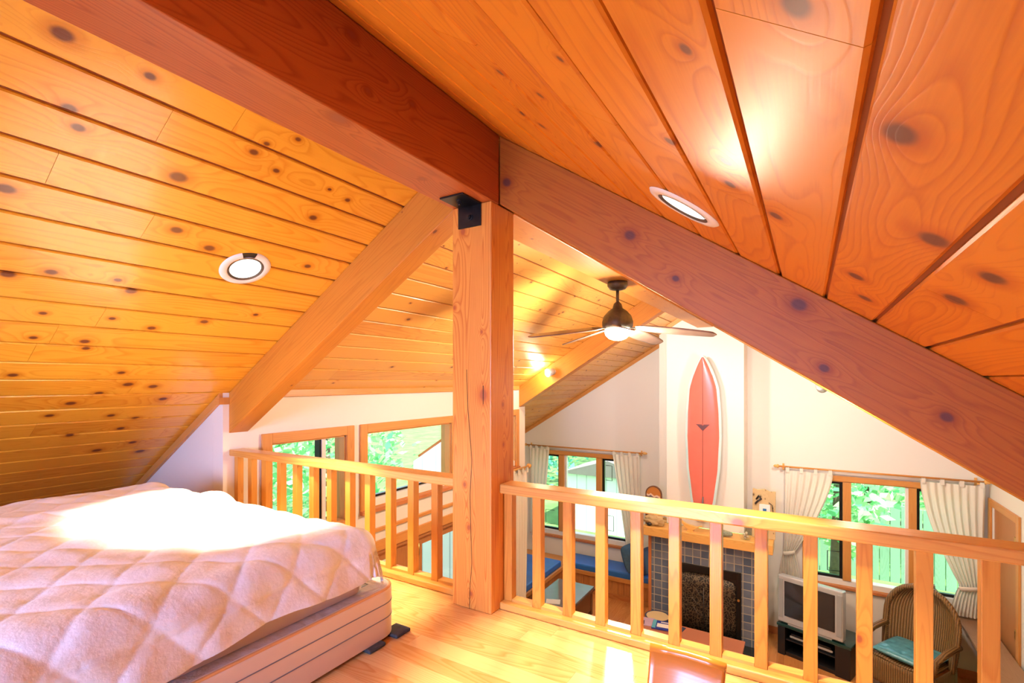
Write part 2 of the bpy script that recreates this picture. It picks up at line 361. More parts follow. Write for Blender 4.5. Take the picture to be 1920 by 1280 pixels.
def leafmat(name, a, b_):
    m = bpy.data.materials.new(name); m.use_nodes = True; t = m.node_tree; t.nodes.clear()
    o = t.nodes.new('ShaderNodeOutputMaterial'); d = t.nodes.new('ShaderNodeBsdfDiffuse'); tr = t.nodes.new('ShaderNodeBsdfTranslucent'); mx = t.nodes.new('ShaderNodeMixShader')
    at = t.nodes.new('ShaderNodeAttribute'); at.attribute_name = 'rnd'; cc = mix_(t, at.outputs['Fac'], a, b_)
    t.links.new(cc, d.inputs[0]); t.links.new(cc, tr.inputs[0]); mx.inputs[0].default_value = .45
    t.links.new(d.outputs[0], mx.inputs[1]); t.links.new(tr.outputs[0], mx.inputs[2]); t.links.new(mx.outputs[0], o.inputs[0]); return m
M_leaf = leafmat('broad_leaves', (.10, .48, .20), (.55, .85, .45))
M_leafd = leafmat('conifer_needles', (.05, .34, .24), (.30, .68, .55))
def tilemat():
    m, t, b, o = base('slate_blue_tiles')
    uv = t.nodes.new('ShaderNodeUVMap'); br = N(t, 'ShaderNodeTexBrick', Scale=1.0); br.offset = 0; br.squash = 1
    br.inputs['Color1'].default_value = (.10, .16, .27, 1); br.inputs['Color2'].default_value = (.24, .28, .36, 1); br.inputs['Mortar'].default_value = (.52, .50, .42, 1)
    br.inputs['Mortar Size'].default_value = .006; br.inputs['Brick Width'].default_value = .108; br.inputs['Row Height'].default_value = .108; br.inputs['Mortar Smooth'].default_value = .1
    t.links.new(uv.outputs[0], br.inputs['Vector'])
    n = N(t, 'ShaderNodeTexNoise', Scale=14.0, Detail=4.0); t.links.new(uv.outputs[0], n.inputs['Vector'])
    t.links.new(mix_(t, .5, br.outputs['Color'], mix_(t, n.outputs[0], (.3, .3, .3), (1, 1, 1)), 'MULTIPLY'), b.inputs['Base Color'])
    b.inputs['Roughness'].default_value = .35
    bp = N(t, 'ShaderNodeBump', Strength=.6, Distance=.004, invert=True); t.links.new(br.outputs['Fac'], bp.inputs['Height']); t.links.new(bp.outputs[0], b.inputs['Normal'])
    return m
M_tile = tilemat()
def wickermat():
    m, t, b, o = base('woven_wicker')
    uv = t.nodes.new('ShaderNodeUVMap'); mp = t.nodes.new('ShaderNodeMapping'); mp.inputs['Scale'].default_value = (1, 1, 1); t.links.new(uv.outputs[0], mp.inputs[0])
    w1 = N(t, 'ShaderNodeTexWave', Scale=14.0, Distortion=.8); w1.bands_direction = 'X'; w2 = N(t, 'ShaderNodeTexWave', Scale=26.0, Distortion=.8); w2.bands_direction = 'Y'
    t.links.new(mp.outputs[0], w1.inputs[0]); t.links.new(mp.outputs[0], w2.inputs[0])
    f = math_(t, 'MULTIPLY', w1.outputs[1], math_(t, 'ADD', .4, math_(t, 'MULTIPLY', w2.outputs[1], .6)))
    t.links.new(mix_(t, f, (.12, .06, .02), (.40, .23, .08)), b.inputs['Base Color']); b.inputs['Roughness'].default_value = .35
    bp = N(t, 'ShaderNodeBump', Strength=.9, Distance=.006); t.links.new(f, bp.inputs['Height']); t.links.new(bp.outputs[0], b.inputs['Normal'])
    return m
M_wicker = wickermat()
def sidingmat():
    m, t, b, o = base('white_board_siding')
    tc = t.nodes.new('ShaderNodeTexCoord'); w1 = N(t, 'ShaderNodeTexWave', Scale=1.2); w1.bands_direction = 'X'; t.links.new(tc.outputs['Object'], w1.inputs[0])
    s = t.nodes.new('ShaderNodeMapRange'); s.inputs['From Min'].default_value = .0; s.inputs['From Max'].default_value = .03; t.links.new(w1.outputs[1], s.inputs[0])
    t.links.new(mix_(t, s.outputs[0], (.45, .48, .52), (.85, .87, .9)), b.inputs['Base Color']); b.inputs['Roughness'].default_value = .6; return m
M_siding = sidingmat()
def ringpad():
    m, t, b, o = base('quilted_cotton')
    tc = t.nodes.new('ShaderNodeTexCoord'); n = N(t, 'ShaderNodeTexNoise', Scale=7.0, Detail=5.0); t.links.new(tc.outputs['Object'], n.inputs[0])
    t.links.new(mix_(t, n.outputs[0], (.72, .71, .74), (.84, .83, .85)), b.inputs['Base Color']); b.inputs['Roughness'].default_value = .8
    b.inputs['Sheen Weight'].default_value = .2
    n2 = N(t, 'ShaderNodeTexNoise', Scale=34.0, Detail=6.0, Roughness=.6); t.links.new(tc.outputs['Object'], n2.inputs[0])
    bp = N(t, 'ShaderNodeBump', Strength=.45, Distance=.006); t.links.new(n2.outputs[0], bp.inputs['Height']); t.links.new(bp.outputs[0], b.inputs['Normal'])
    return m
M_pad = ringpad()
M_box = plain('box_spring_ticking', (.78, .66, .56), .55, noise_amt=.06, nscale=5)
M_plastic = plain('shiny_plastic_wrap', (.66, .60, .60), .12, noise_amt=.1, nscale=20, bump=.8, bscale=26)
M_stripe = plain('gray_stripe', (.22, .22, .26), .7)

# ------------------------------------------------------------------ the shell
def slope_planks(name, side, y0, y1, mat, seed, smax):
    rg = random.Random(seed); mb = MB()
    sl = .61 if side < 0 else .675; S = SL if side < 0 else SR
    d = Vector((side, 0, -sl)).normalized(); n = Vector((side*sl, 0, 1)).normalized()       # n points up and out
    o = Vector((-1.265, 0, 1.145)); s0 = .54 if side < 0 else 1.28-.15*5
    edges = [0.0]+[s0-.45+.15*k for k in range(60) if .02 < s0-.45+.15*k < smax]+[smax]
    G = .0045
    for a, b in zip(edges[:-1], edges[1:]):
        ys = [y0]; y = y0-rg.random()*2.0
        while y < y1:
            y += rg.uniform(1.6, 3.4)
            if y0+.15 < y < y1-.15: ys.append(y)
        ys.append(y1)
        if name == 'ceiling' and y0 < 0:
            if side < 0 and abs(a-.39) < .02: ys = [y0, .968, y1]
            if side < 0 and abs(a-1.89) < .02: ys = [y0, .776, y1]
            if side > 0 and abs(a-.98) < .02: ys = [y0, .965, y1]
        for ya, yb in zip(ys[:-1], ys[1:]):
            r = rg.random()
            P = []
            for (s, h) in ((a+G, 0), (b-G, 0)):
                P += [(s, h)]
            # board cross-section with small chamfers towards the groove
            prof = [(a+G, .012), (a+G, .004), (a+G+.004, 0), (b-G-.004, 0), (b-G, .004), (b-G, .012)]
            A = [o+d*s+n*h+Vector((0, ya+.0006, 0)) for s, h in prof]; B = [o+d*s+n*h+Vector((0, yb-.0006, 0)) for s, h in prof]
            V = A+B; k = len(prof); fs = []; uv = []
            for i in range(k-1):
                f = (i, i+1, k+i+1, k+i) if side > 0 else (k+i, k+i+1, i+1, i)
                fs.append(f); uv.append([((ya if q < k else yb), prof[q % k][0]) for q in f])
            mb.m = 0; mb.add(V, fs, (0, 1, 0), r, uv)
            e1 = tuple(range(k)) if side < 0 else tuple(range(k-1, -1, -1)); e2 = tuple(range(2*k-1, k-1, -1)) if side < 0 else tuple(range(k, 2*k))
            mb.add(V, [e1, e2], (0, 1, 0), r)
    mb.m = 1
    c = [o+n*.010, o+d*smax+n*.010, o+d*smax+n*.05, o+n*.07]
    mb.prism([p+Vector((0, y0, 0)) for p in c], (0, y1-y0, 0), (0, 1, 0))
    return struct(mb.build(name, [mat, M_groove]))
YR = 1.823
slope_planks('ceiling', -1, -2.5, YR+.13, M_ceilL, 3, 4.15)
slope_planks('ceiling', 1, -2.5, YR+.13, M_ceilR, 5, 3.85)
slope_planks('ceiling', -1, YR+.13, 5.69, M_ceilF, 11, 2.95)
slope_planks('ceiling', -1, 5.69, 8.45, M_ceilF, 12, 4.45)
slope_planks('ceiling', 1, YR+.13, 8.45, M_ceilF, 13, 3.85)

def planks_floor(name, z, y0, y1, x0, x1, wd, mat, seed, along='x', thick=.02):
    rg = random.Random(seed); mb = MB(); a, b, c, d = (y0, y1, x0, x1) if along == 'x' else (x0, x1, y0, y1)
    p = a
    while p < b-.001:
        q = min(p+wd, b); xs = [c]; x = c-rg.random()*1.5
        while x < d:
            x += rg.uniform(.7, 2.2)
            if c+.1 < x < d-.1: xs.append(x)
        xs.append(d)
        for s, e in zip(xs[:-1], xs[1:]):
            if along == 'x': mb.box(s+.0003, e-.0003, p+.0003, q-.0003, z-thick, z, 'x', rg.random())
            else: mb.box(p+.0003, q-.0003, s+.0003, e-.0003, z-thick, z, 'y', rg.random())
        p = q
    return struct(mb.build(name, mat))
planks_floor('floor', -1.0, -2.5, YR+.14, -4.75, 1.83, .083, M_floor, 21)
struct(MB().box(-4.75, 1.83, -2.5, YR+.13, -1.27, -1.021).build('floor', M_wall))
struct(MB().box(-3.27, 1.83, YR+.141, YR+.16, -1.30, -1.0).build('trim_1', M_trim))
planks_floor('floor', -H, -2.5, 8.35, -5.0, 1.83, .083, M_floor2, 22, 'y')
struct(MB().box(-5.0, 1.83, -2.5, 8.35, -H-.15, -H-.021).build('floor', M_ground))

def wall_cells(mb, axis, at0, at1, u0, u1, z0, z1, holes):
    us = sorted({u0, u1, *[h[0] for h in holes], *[h[1] for h in holes]}); zs = sorted({z0, z1, *[h[2] for h in holes], *[h[3] for h in holes]})
    for a, b in zip(us[:-1], us[1:]):
        for c, d in zip(zs[:-1], zs[1:]):
            if any(h[0] <= (a+b)/2 <= h[1] and h[2] <= (c+d)/2 <= h[3] for h in holes): continue
            if axis == 'y': mb.box(a, b, at0, at1, c, d)
            else: mb.box(at0, at1, a, b, c, d)
    return mb
XL = -3.27
W1 = (2.12, 2.78, -1.147, -.445); W2 = (3.0, 4.17, -1.11, -.445); W3 = (4.45, 5.52, -1.11, -.445); DL = (2.62, 5.25, -H, -1.50)
struct(wall_cells(MB(), 'x', XL-.12, XL, 1.785, 5.78, -H, .02, [W1, W2, W3, DL]).build('wall_left', M_wall, clip=[CLIP_L]))
# bay at the far left corner
struct(MB().box(-5.15, XL-.12, 5.66, 5.78, -H, 0).build('wall_left', M_siding, clip=[CLIP_L]))
struct(MB().box(-5.15, -4.75, 5.78, 8.42, -H, 0).build('wall_left', M_wall, clip=[CLIP_L]))
GW = (-4.50, -2.62, -2.87, -1.36)
struct(wall_cells(MB(), 'y', 8.30, 8.42, -4.75, -1.70, -H, 1.2, [GW]).build('wall_far', M_wall, clip=[CLIP_L]))
GR = (-.02, 1.70, -2.73, -1.335)
struct(wall_cells(MB(), 'y', 7.90, 8.02, -.80, 1.83, -H, 1.2, [GR]).build('wall_far', M_wall, clip=[CLIP_R]))
DR = (6.95, 7.78, -H, -1.45)
struct(wall_cells(MB(), 'x', 1.83, 1.95, 1.95, 8.02, -H, -.8, [DR]).build('wall_right', M_wall, clip=[CLIP_R]))
struct(MB().box(1.83, 1.95, -2.5, 1.95, -H, -.8).build('wall_right', M_wall, clip=[CLIP_R]))
struct(MB().box(-4.85, XL-.121, 1.785, 1.90, -1.0, .05).build('wall_partition', M_wall, clip=[CLIP_L]))
struct(MB().box(-4.87, 1.95, YR-.2, YR-.05, -H, -1.27).build('wall_under_loft', M_wall))
NW = (-2.0, -.4, -.60, .40)
struct(wall_cells(MB(), 'y', -2.6, -2.5, -4.8, 1.95, -H, 1.2, [NW]).build('wall_near', M_wall, clip=[CLIP_L, CLIP_R]))
struct(MB().box(-4.87, -4.75, -2.5, 1.9, -H, -.9).build('wall_loft_eave', M_wall, clip=[CLIP_L]))
# chimney breast
struct(MB().box(-1.80, -.76, 7.45, 8.30, -2.10, 1.2).box(-1.98, -1.80, 7.72, 8.30, -2.10, 1.2).build('wall_chimney', M_wall, clip=[CLIP_L, CLIP_R]))

# window frames
def win(name, axis, at, o, mull=(), casing=.075, white_sill=0, label='', cas_top=None, mat=M_trim):
    """o = opening u0,u1,z0,z1; at = inner wall face; room is on the -y side (axis y) or +x side (axis x)"""
    u0, u1, z0, z1 = o; root = struct(thing(name, label, 'window', ((at if axis == 'x' else (u0+u1)/2), ((u0+u1)/2 if axis == 'x' else at), z0)))
    def B(mb, a, b, d0, d1, c, e, g='z', r=None):     # d0..d1: depth out of the wall into the room
        if axis == 'y': mb.box(a, b, at-d1, at-d0, c, e, 'x' if g == 'u' else 'z', r)
        else: mb.box(at+d0, at+d1, a, b, c, e, 'y' if g == 'u' else 'z', r)
        return mb
    ct = cas_top or casing; mb = MB()
    B(mb, u0-casing, u0, .001, .022, z0-casing*(0 if white_sill else 1), z1+ct); B(mb, u1, u1+casing, .001, .022, z0-casing*(0 if white_sill else 1), z1+ct)
    B(mb, u0, u1, .001, .0219, z1, z1+ct, 'u'); 
    if not white_sill: B(mb, u0, u1, .001, .0219, z0-casing, z0, 'u')
    mb.build('window_casing', mat, root, bevel=.003)
    mb = MB(); B(mb, u0, u0+.012, -.12, .0, z0, z1); B(mb, u1-.012, u1, -.12, .0, z0, z1); B(mb, u0, u1, -.12, .0, z1-.012, z1, 'u'); B(mb, u0, u1, -.12, .0, z0, z0+.012, 'u')
    mb.build('jamb', mat, root)
    if white_sill:
        mb = MB(); B(mb, u0+.012, u1-.012, -.12, .0, z0+.012, z0+white_sill, 'u'); mb.build('white_sill', M_white, root)
        mb = MB(); B(mb, u0-casing, u1+casing, .001, .04, z0-.035, z0, 'u'); mb.build('stool', M_trimred, root, bevel=.004)
    for (m0, m1) in mull:
        B(MB(), m0, m1, -.10, .012, z0+(white_sill or .012), z1-.012).build('mullion', mat, root, bevel=.003)
    return root, B
r_, B_ = win('window_1', 'x', XL, W1, [], label='small upper side window with wood casing behind the left railing')
mb = MB(); B_(mb, 2.12+.43, 2.12+.46, -.09, -.03, -1.13, -.46); mb.build('sash_stile', M_blackmet, r_)
mb = MB(); B_(mb, 2.565, 2.60, -.075, -.02, -1.13, -.46); mb.build('sash_edge', M_white, r_)
mb = MB(); B_(mb, 2.14, 2.56, -.08, -.05, -1.135, -1.115, 'u'); mb.build('sash_rail', M_blackmet, r_)
mb = MB(); B_(mb, 2.132, 2.768, -.068, -.062, -1.13, -.457); mb.build('pane', M_glass, r_)
r_, B_ = win('window_2', 'x', XL, W2, [], white_sill=.075, label='wide upper side window with wood casing beside the post')
mb = MB(); B_(mb, 3.012, 4.158, -.09, -.05, -1.035, -1.015, 'u'); mb.build('sash_rail', M_blackmet, r_)
mb = MB(); B_(mb, 3.012, 4.158, -.073, -.067, -1.02, -.457); mb.build('pane', M_glass, r_)
r_, B_ = win('window_3', 'x', XL, W3, [], white_sill=.075, label='upper side window mostly hidden behind the post')
mb = MB(); B_(mb, 4.462, 5.508, -.073, -.067, -1.02, -.457); mb.build('pane', M_glass, r_)
r_, B_ = win('window_4', 'y', 8.30, GW, [(-3.97, -3.865), (-3.237, -3.14)], casing=.05, cas_top=.07, white_sill=.09, label='three part gable window with cream curtains above the bench')
def casement(B_, root, a, b, z0, z1, handles):
    mb = MB(); t_ = .035
    B_(mb, a, a+t_, -.09, -.045, z0, z1); B_(mb, b-t_, b, -.09, -.045, z0, z1); B_(mb, a+t_, b-t_, -.09, -.045, z0, z0+t_, 'u'); B_(mb, a+t_, b-t_, -.09, -.045, z1-t_, z1, 'u')
    s = mb.build('black_sash', M_blackmet, root)
    mb = MB(); B_(mb, a+.01, b-.01, -.07, -.064, z0+.01, z1-.01); sub(mb.build('pane', M_glass, root), s)
    for (u, z, d, g) in handles:
        mb = MB(); y = (8.30 if root.name.endswith('4') else 7.90)+.035
        mb.tube([(u+d*g, y, z+.13), (u, y-.02, z+.13), (u, y-.02, z-.13), (u+d*g, y, z-.13)], .006, 6); sub(mb.build('latch', M_black, root), s)
casement(B_, r_, -4.488, -3.972, -2.78, -1.375, [(-4.25, -1.60, 1, .17), (-4.25, -2.55, 1, .17)])
casement(B_, r_, -3.138, -2.632, -2.78, -1.375, [(-2.95, -1.62, -1, .12), (-2.92, -2.5, -1, .12)])
mb = MB(); B_(mb, -3.865, -3.825, -.08, -.02, -2.78, -1.375); mb.build('sash_edge', M_white, r_)
mb = MB(); B_(mb, -3.865, -3.237, -.07, -.064, -2.785, -1.37); mb.build('pane', M_glass, r_)
r_, B_ = win('window_5', 'y', 7.90, GR, [(.391, .485), (1.082, 1.161)], casing=.05, cas_top=.07, white_sill=.08, label='three part gable window with cream curtains behind the wicker chair')
casement(B_, r_, -.008, .39, -2.65, -1.35, [(.22, -2.42, 1, .14)])
casement(B_, r_, 1.162, 1.688, -2.65, -1.35, [(1.5, -1.9, -1, .1)])
mb = MB(); B_(mb, 1.052, 1.082, -.08, -.02, -2.65, -1.35); mb.build('sash_edge', M_white, r_)
mb = MB(); B_(mb, .485, 1.082, -.07, -.064, -2.655, -1.345); mb.build('pane', M_glass, r_)
r_, B_ = win('window_6', 'y', -2.5, NW, [], label='loft window in the near gable wall')
# near window looks the other way: casing boards only inside

# doors
d1 = struct(thing('door_1', 'glazed double door with dark fir frame under the side windows', 'door', (XL-.06, 3.9, -H)))
MB().box(XL-.10, XL-.001, 2.621, 2.66, -H, -1.50, 'z').box(XL-.10, XL-.001, 5.21, 5.249, -H, -1.50, 'z').box(XL-.10, XL-.001, 2.66, 5.21, -1.54, -1.501, 'y').build('door_frame', M_door, d1)
MB().box(XL+.001, XL+.024, 2.53, 5.34, -1.50, -1.41, 'y').build('header_casing', M_trim, d1, bevel=.003)
for (a, b) in ((2.67, 3.40), (3.70, 4.42), (4.43, 5.20)):
    lf = MB().box(XL-.09, XL-.05, a, a+.075, -H+.01, -1.545, 'z').box(XL-.09, XL-.05, b-.075, b, -H+.01, -1.545, 'z').box(XL-.09, XL-.05, a+.075, b-.075, -1.63, -1.545, 'y').box(XL-.09, XL-.05, a+.075, b-.075, -H+.01, -H+.25, 'y').build('door_leaf', M_door, d1)
    sub(MB().box(XL-.073, XL-.067, a+.075, b-.075, -H+.25, -1.63).build('pane', M_glass, d1), lf)
MB().box(XL-.095, XL-.045, 3.41, 3.69, -H+.01, -1.54, 'z').build('door_post', M_door, d1)
MB().cyl((XL-.03, 3.70, -1.72), (XL-.03, 3.70, -1.60), .012, n=8).build('hinge', M_brass, d1)
struct(MB().box(XL+.001, XL+.03, 2.86, 5.6, -1.325, -1.295, 'y').build('trim_2', M_trim, bevel=.003))
struct(MB().box(XL+.001, XL+.022, 1.96, 5.60, -.115, -.062, 'y').build('trim_3', M_trim, bevel=.003))
sw = tag(MB().box(XL+.001, XL+.012, 3.86, 3.94, -1.28, -1.20).build('light_switch', M_drift, bevel=.002), 'small tan switch plate on the side wall below the wide window', 'switch')
d2 = struct(thing('door_2', 'reddish fir door with brass hinges in the right wall', 'door', (1.83, 7.36, -H)))
MB().box(1.808, 1.829, 6.87, 6.95, -H, -1.37, 'z').box(1.808, 1.829, 7.78, 7.86, -H, -1.37, 'z').box(1.808, 1.829, 6.95, 7.78, -1.45, -1.37, 'y').build('door_casing', M_trim, d2, bevel=.003)
MB().box(1.845, 1.885, 7.0, 7.77, -H+.01, -1.46, 'z').build('door_slab', M_door, d2)
MB().box(1.831, 1.90, 6.951, 6.995, -H, -1.451, 'z').build('door_jamb', M_trim, d2)
for z in (-1.66, -2.62): MB().box(1.822, 1.846, 6.965, 7.045, z-.05, z+.05).build('hinge', M_brass, d2, bevel=.003)
sg = tag(MB().box(XL-.045, XL-.04, 3.10, 3.30, -1.70, -1.63).build('door_sticker', M_paper), 'small white sticker with red band on the side door glass', 'sticker')

# trims along the slopes and the floor
def slope_strip(name, side, xa, xb, y0, y1, dep, mat, lo=0.0):
    f = cl if side < 0 else cr; g = (1, 0, .61) if side < 0 else (1, 0, -.675); g = tuple(Vector(g).normalized())
    return MB().prism([(xa, y0, f(xa)-.002-lo), (xb, y0, f(xb)-.002-lo), (xb, y0, f(xb)-dep), (xa, y0, f(xa)-dep)], (0, y1-y0, 0), g).build(name, mat)
struct(slope_strip('trim_4', -1, -4.70, XL-.0, 1.762, 1.784, .055, M_trim))
struct(MB().box(XL-.04, XL+.012, 1.755, 1.822, cl(XL)-.075, cl(XL)-.03).build('trim_5', M_trim))
struct(slope_strip('trim_6', -1, -4.75, -1.81, 8.277, 8.299, .07, M_trim))
struct(slope_strip('trim_7', -1, -1.80, -1.38, 7.427, 7.449, .07, M_trim))
struct(slope_strip('trim_8', 1, -1.15, -.76, 7.427, 7.449, .07, M_trim))
struct(slope_strip('trim_9', 1, -.75, 1.82, 7.877, 7.899, .07, M_trim))
struct(MB().box(-.54, 1.828, 7.885, 7.899, -H, -H+.10).build('baseboard_far', M_trimred, bevel=.003))
struct(MB().box(1.815, 1.829, 2.0, 6.86, -H, -H+.10, 'y').build('baseboard_right', M_trimred, bevel=.003))

# ------------------------------------------------------------------ timber frame
beam = tag(MB().box(-1.37, -1.161, -2.49, YR-.001, .772, 1.14, 'y', .3).build('ridge_beam', M_beam, bevel=.004, clip=[((-1.265, 0, 1.143), (-.61, 0, 1)), ((-1.265, 0, 1.143), (.675, 0, 1))]), 'massive reddish ridge beam overhead from the near side to the post', 'beam')
beam2 = tag(MB().box(-1.37, -1.161, YR+.128, 7.449, .765, 1.14, 'y', .3).build('ridge_beam', M_rafter, bevel=.004, clip=[((-1.265, 0, 1.143), (-.61, 0, 1)), ((-1.265, 0, 1.143), (.675, 0, 1))]), 'pale far ridge beam running from the post to the chimney, carrying the fan', 'beam')
post = thing('timber_post', 'square fir post standing between the two railings under the ridge beam', 'post', (-1.265, 1.855, -1))
MB().box(-1.37, -1.161, 1.76, 1.95, -1.0, .771, 'z', .4).build('shaft', M_post, post, bevel=.006)
mb = MB(); ck = [(-1.275, -1.0), (-1.272, -.9), (-1.262, -.8), (-1.268, -.65), (-1.272, -.5), (-1.262, -.35), (-1.285, -.1), (-1.29, .05)]
for (a, b), (c, d) in zip(ck[:-1], ck[1:]):
    mb.add([(a-.0012, 1.7592, b), (a+.0012, 1.7592, b), (c+.0012, 1.7592, d), (c-.0012, 1.7592, d)], [(0, 1, 2, 3)])
mb.add([(-1.2035, 1.7592, -.10), (-1.2005, 1.7592, -.10), (-1.2, 1.7592, -.02), (-1.204, 1.7592, -.02)], [(0, 1, 2, 3)])
mb.build('drying_crack', M_black, post)
def rafter(label, side, y0, y1, mat):
    if side < 0:
        P = [(XL, cl(XL)), (-1.371, cl(-1.371)), (-1.371, cl(-1.371)-.265), (-3.195, cl(-3.195)-.265), (XL, -.343)]
        g = Vector((1, 0, .61)).normalized()
    else:
        P = [(-1.160, cr(-1.160)), (-1.160, .775), (1.829, .775-.660*2.989), (1.829, cr(1.829))]
        g = Vector((1, 0, -.66)).normalized()
    P = [(x, y0, z-.001) for x, z in P]
    return tag(MB().prism(P, (0, y1-y0, 0), tuple(g), .45).build('rafter', mat, bevel=.004), label, 'rafter')
rafter('left rafter rising from the side wall to the post, over the left railing', -1, YR, YR+.13, M_rafter)
rafter('long knotty right rafter descending from the post above the right railing', 1, YR, YR+.13, M_rafterR)
rafter('far left rafter with a small spotlight on its side', -1, 5.62, 5.76, M_rafter)
rafter('far right rafter beyond the ceiling fan', 1, 5.62, 5.76, M_rafter)
br = thing('angle_bracket', 'black steel angle bracket joining the ridge beam to the post', 'bracket', (-1.27, 1.70, .70))
MB().box(-1.332, -1.211, 1.624, 1.759, .764, .7715).box(-1.332, -1.211, 1.752, 1.7593, .672, .7642).build('plate', M_steel, br, bevel=.0015)
for c, d in (((-1.27, 1.68, .764), (0, 0, -1)), ((-1.268, 1.752, .715), (0, -1, 0))):
    c = Vector(c); d = Vector(d)
    MB().cyl(c, c+d*.003, .016, n=24).cyl(c+d*.003, c+d*.012, .011, n=6, sm=False).cyl(c+d*.012, c+d*.02, .006, n=12).build('bolt', M_black, br)

# ------------------------------------------------------------------ railings
def railing(label, x0, x1, xs, loc):
    T = thing('railing', label, 'railing', loc)
    MB().box(x0, x1, YR, YR+.098, -.4925, -.451, 'x', .35 if x0 > -2 else .6).build('top_rail', M_rail, T, bevel=.006, segs=3)
    MB().box(x0, x1, YR, YR+.10, -.999, -.968, 'x', .2 if x0 > -2 else .5).build('bottom_rail', M_rail, T, bevel=.006, segs=3)
    mb = MB(); pr_ = x0
    for x in xs:
        if x-pr_ > .01: mb.box(pr_, x-.001, YR+.034, YR+.070, -.968, -.957, 'x', rng.random())
        pr_ = x+.041
    if x1-pr_ > .01: mb.box(pr_, x1, YR+.034, YR+.070, -.968, -.957, 'x')
    mb.build('fillet', M_rail, T)
    for x in xs:
        MB().box(x, x+.040, YR+.032, YR+.072, -.968, -.493, 'z', rng.random()).build('baluster', M_bal, T, bevel=.002)
    return T
railing('wooden railing left of the post, behind the mattress', XL+.002, -1.371, [-3.262+.1535*k for k in range(12)], (-2.3, YR+.05, -1))
railing('long wooden railing right of the post overlooking the living room', -1.160, 1.80, [-1.156+.1427*k for k in range(20)], (.3, YR+.05, -1))

# ------------------------------------------------------------------ mattress and box spring
BX1, BY1 = -1.394, 1.46; BX0, BY0 = -3.20, -.62
def rbox(x0, x1, y0, y1, z0, z1, r, rv, n=8):
    pts = []
    for cx, cy, a0 in ((x1-r, y1-r, 0), (x0+r, y1-r, 90), (x0+r, y0+r, 180), (x1-r, y0+r, 270)):
        for i in range(n+1):
            a = R(a0+90*i/n); pts.append((cx, cy, math.cos(a), math.sin(a)))
    rings = [(0, z0), (0, z0)]
    prof = [(-rv, z0)]+[(-rv*(1-math.cos(R(90*k/4))), z0+rv*(1-math.sin(R(90*k/4)))) for k in range(4, -1, -1)][1:] if 0 else [(0, z0), (0, z1-rv)]
    prof += [(-rv*(1-math.cos(R(90*k/4))), z1-rv+rv*math.sin(R(90*k/4))) for k in range(1, 5)]
    return pts, prof
T = thing('box_spring', 'cream box spring with gray stripes under the quilted mattress', 'box spring', ((BX0+BX1)/2, (BY0+BY1)/2, -1))
r = .09; pts, prof = rbox(BX0, BX1, BY0, BY1, -.985, -.80, r, .016)
mb = MB(); V = []
for dr, z in prof:
    for cx, cy, c_, s_ in pts: V.append((cx+c_*(r+dr), cy+s_*(r+dr), z))
n_ = len(pts)
fs = [(k*n_+i, k*n_+(i+1) % n_, (k+1)*n_+(i+1) % n_, (k+1)*n_+i) for k in range(len(prof)-1) for i in range(n_)]
mb.add(V, fs, sm=True); mb.build('side_ticking', M_box, T)
mb = MB(); V = [(cx+c_*(r-.016), cy+s_*(r-.016), -.7995) for cx, cy, c_, s_ in pts]; mb.add(V, [tuple(range(n_))])
V2 = [(p[0], p[1], -.985) for p in V]; mb.add(V2, [tuple(range(n_-1, -1, -1))]); mb.build('plastic_wrap_top', M_plastic, T)
def loop(dr, z): return [(cx+c_*(r+dr), cy+s_*(r+dr), z) for cx, cy, c_, s_ in pts]
MB().tube(loop(-.006, -.804), .0055, 6, True).build('piping', M_rail if 0 else M_brass if 0 else plain('tan_piping', (.80, .45, .18), .5), T)
for z in (-.857, -.912): MB().tube(loop(.0005, z), .0022, 5, True).build('stripe', M_stripe, T)
mb = MB()
for k in range(4):
    pp = [(cx+c_*(r-.20-.14*k), cy+s_*(r-.20-.14*k), -.799) for cx, cy, c_, s_ in pts] if k else [(cx+c_*(r-.09), cy+s_*(r-.09), -.799) for cx, cy, c_, s_ in pts]
    mb.tube(pp, .0016, 4, True)
    if k >= 1: break
mb.build('top_stripe', M_stripe, T)
for (x, y, s) in ((-1.385, 1.45, .035), (-1.39, 1.32, .035), (-1.40, .5, .035), (-3.18, 1.4, .035)):
    MB().box(x-.06, x+s*.6, y-.045, y+s, -.9999, -.985).build('foot_pad', M_gray, T, bevel=.006)

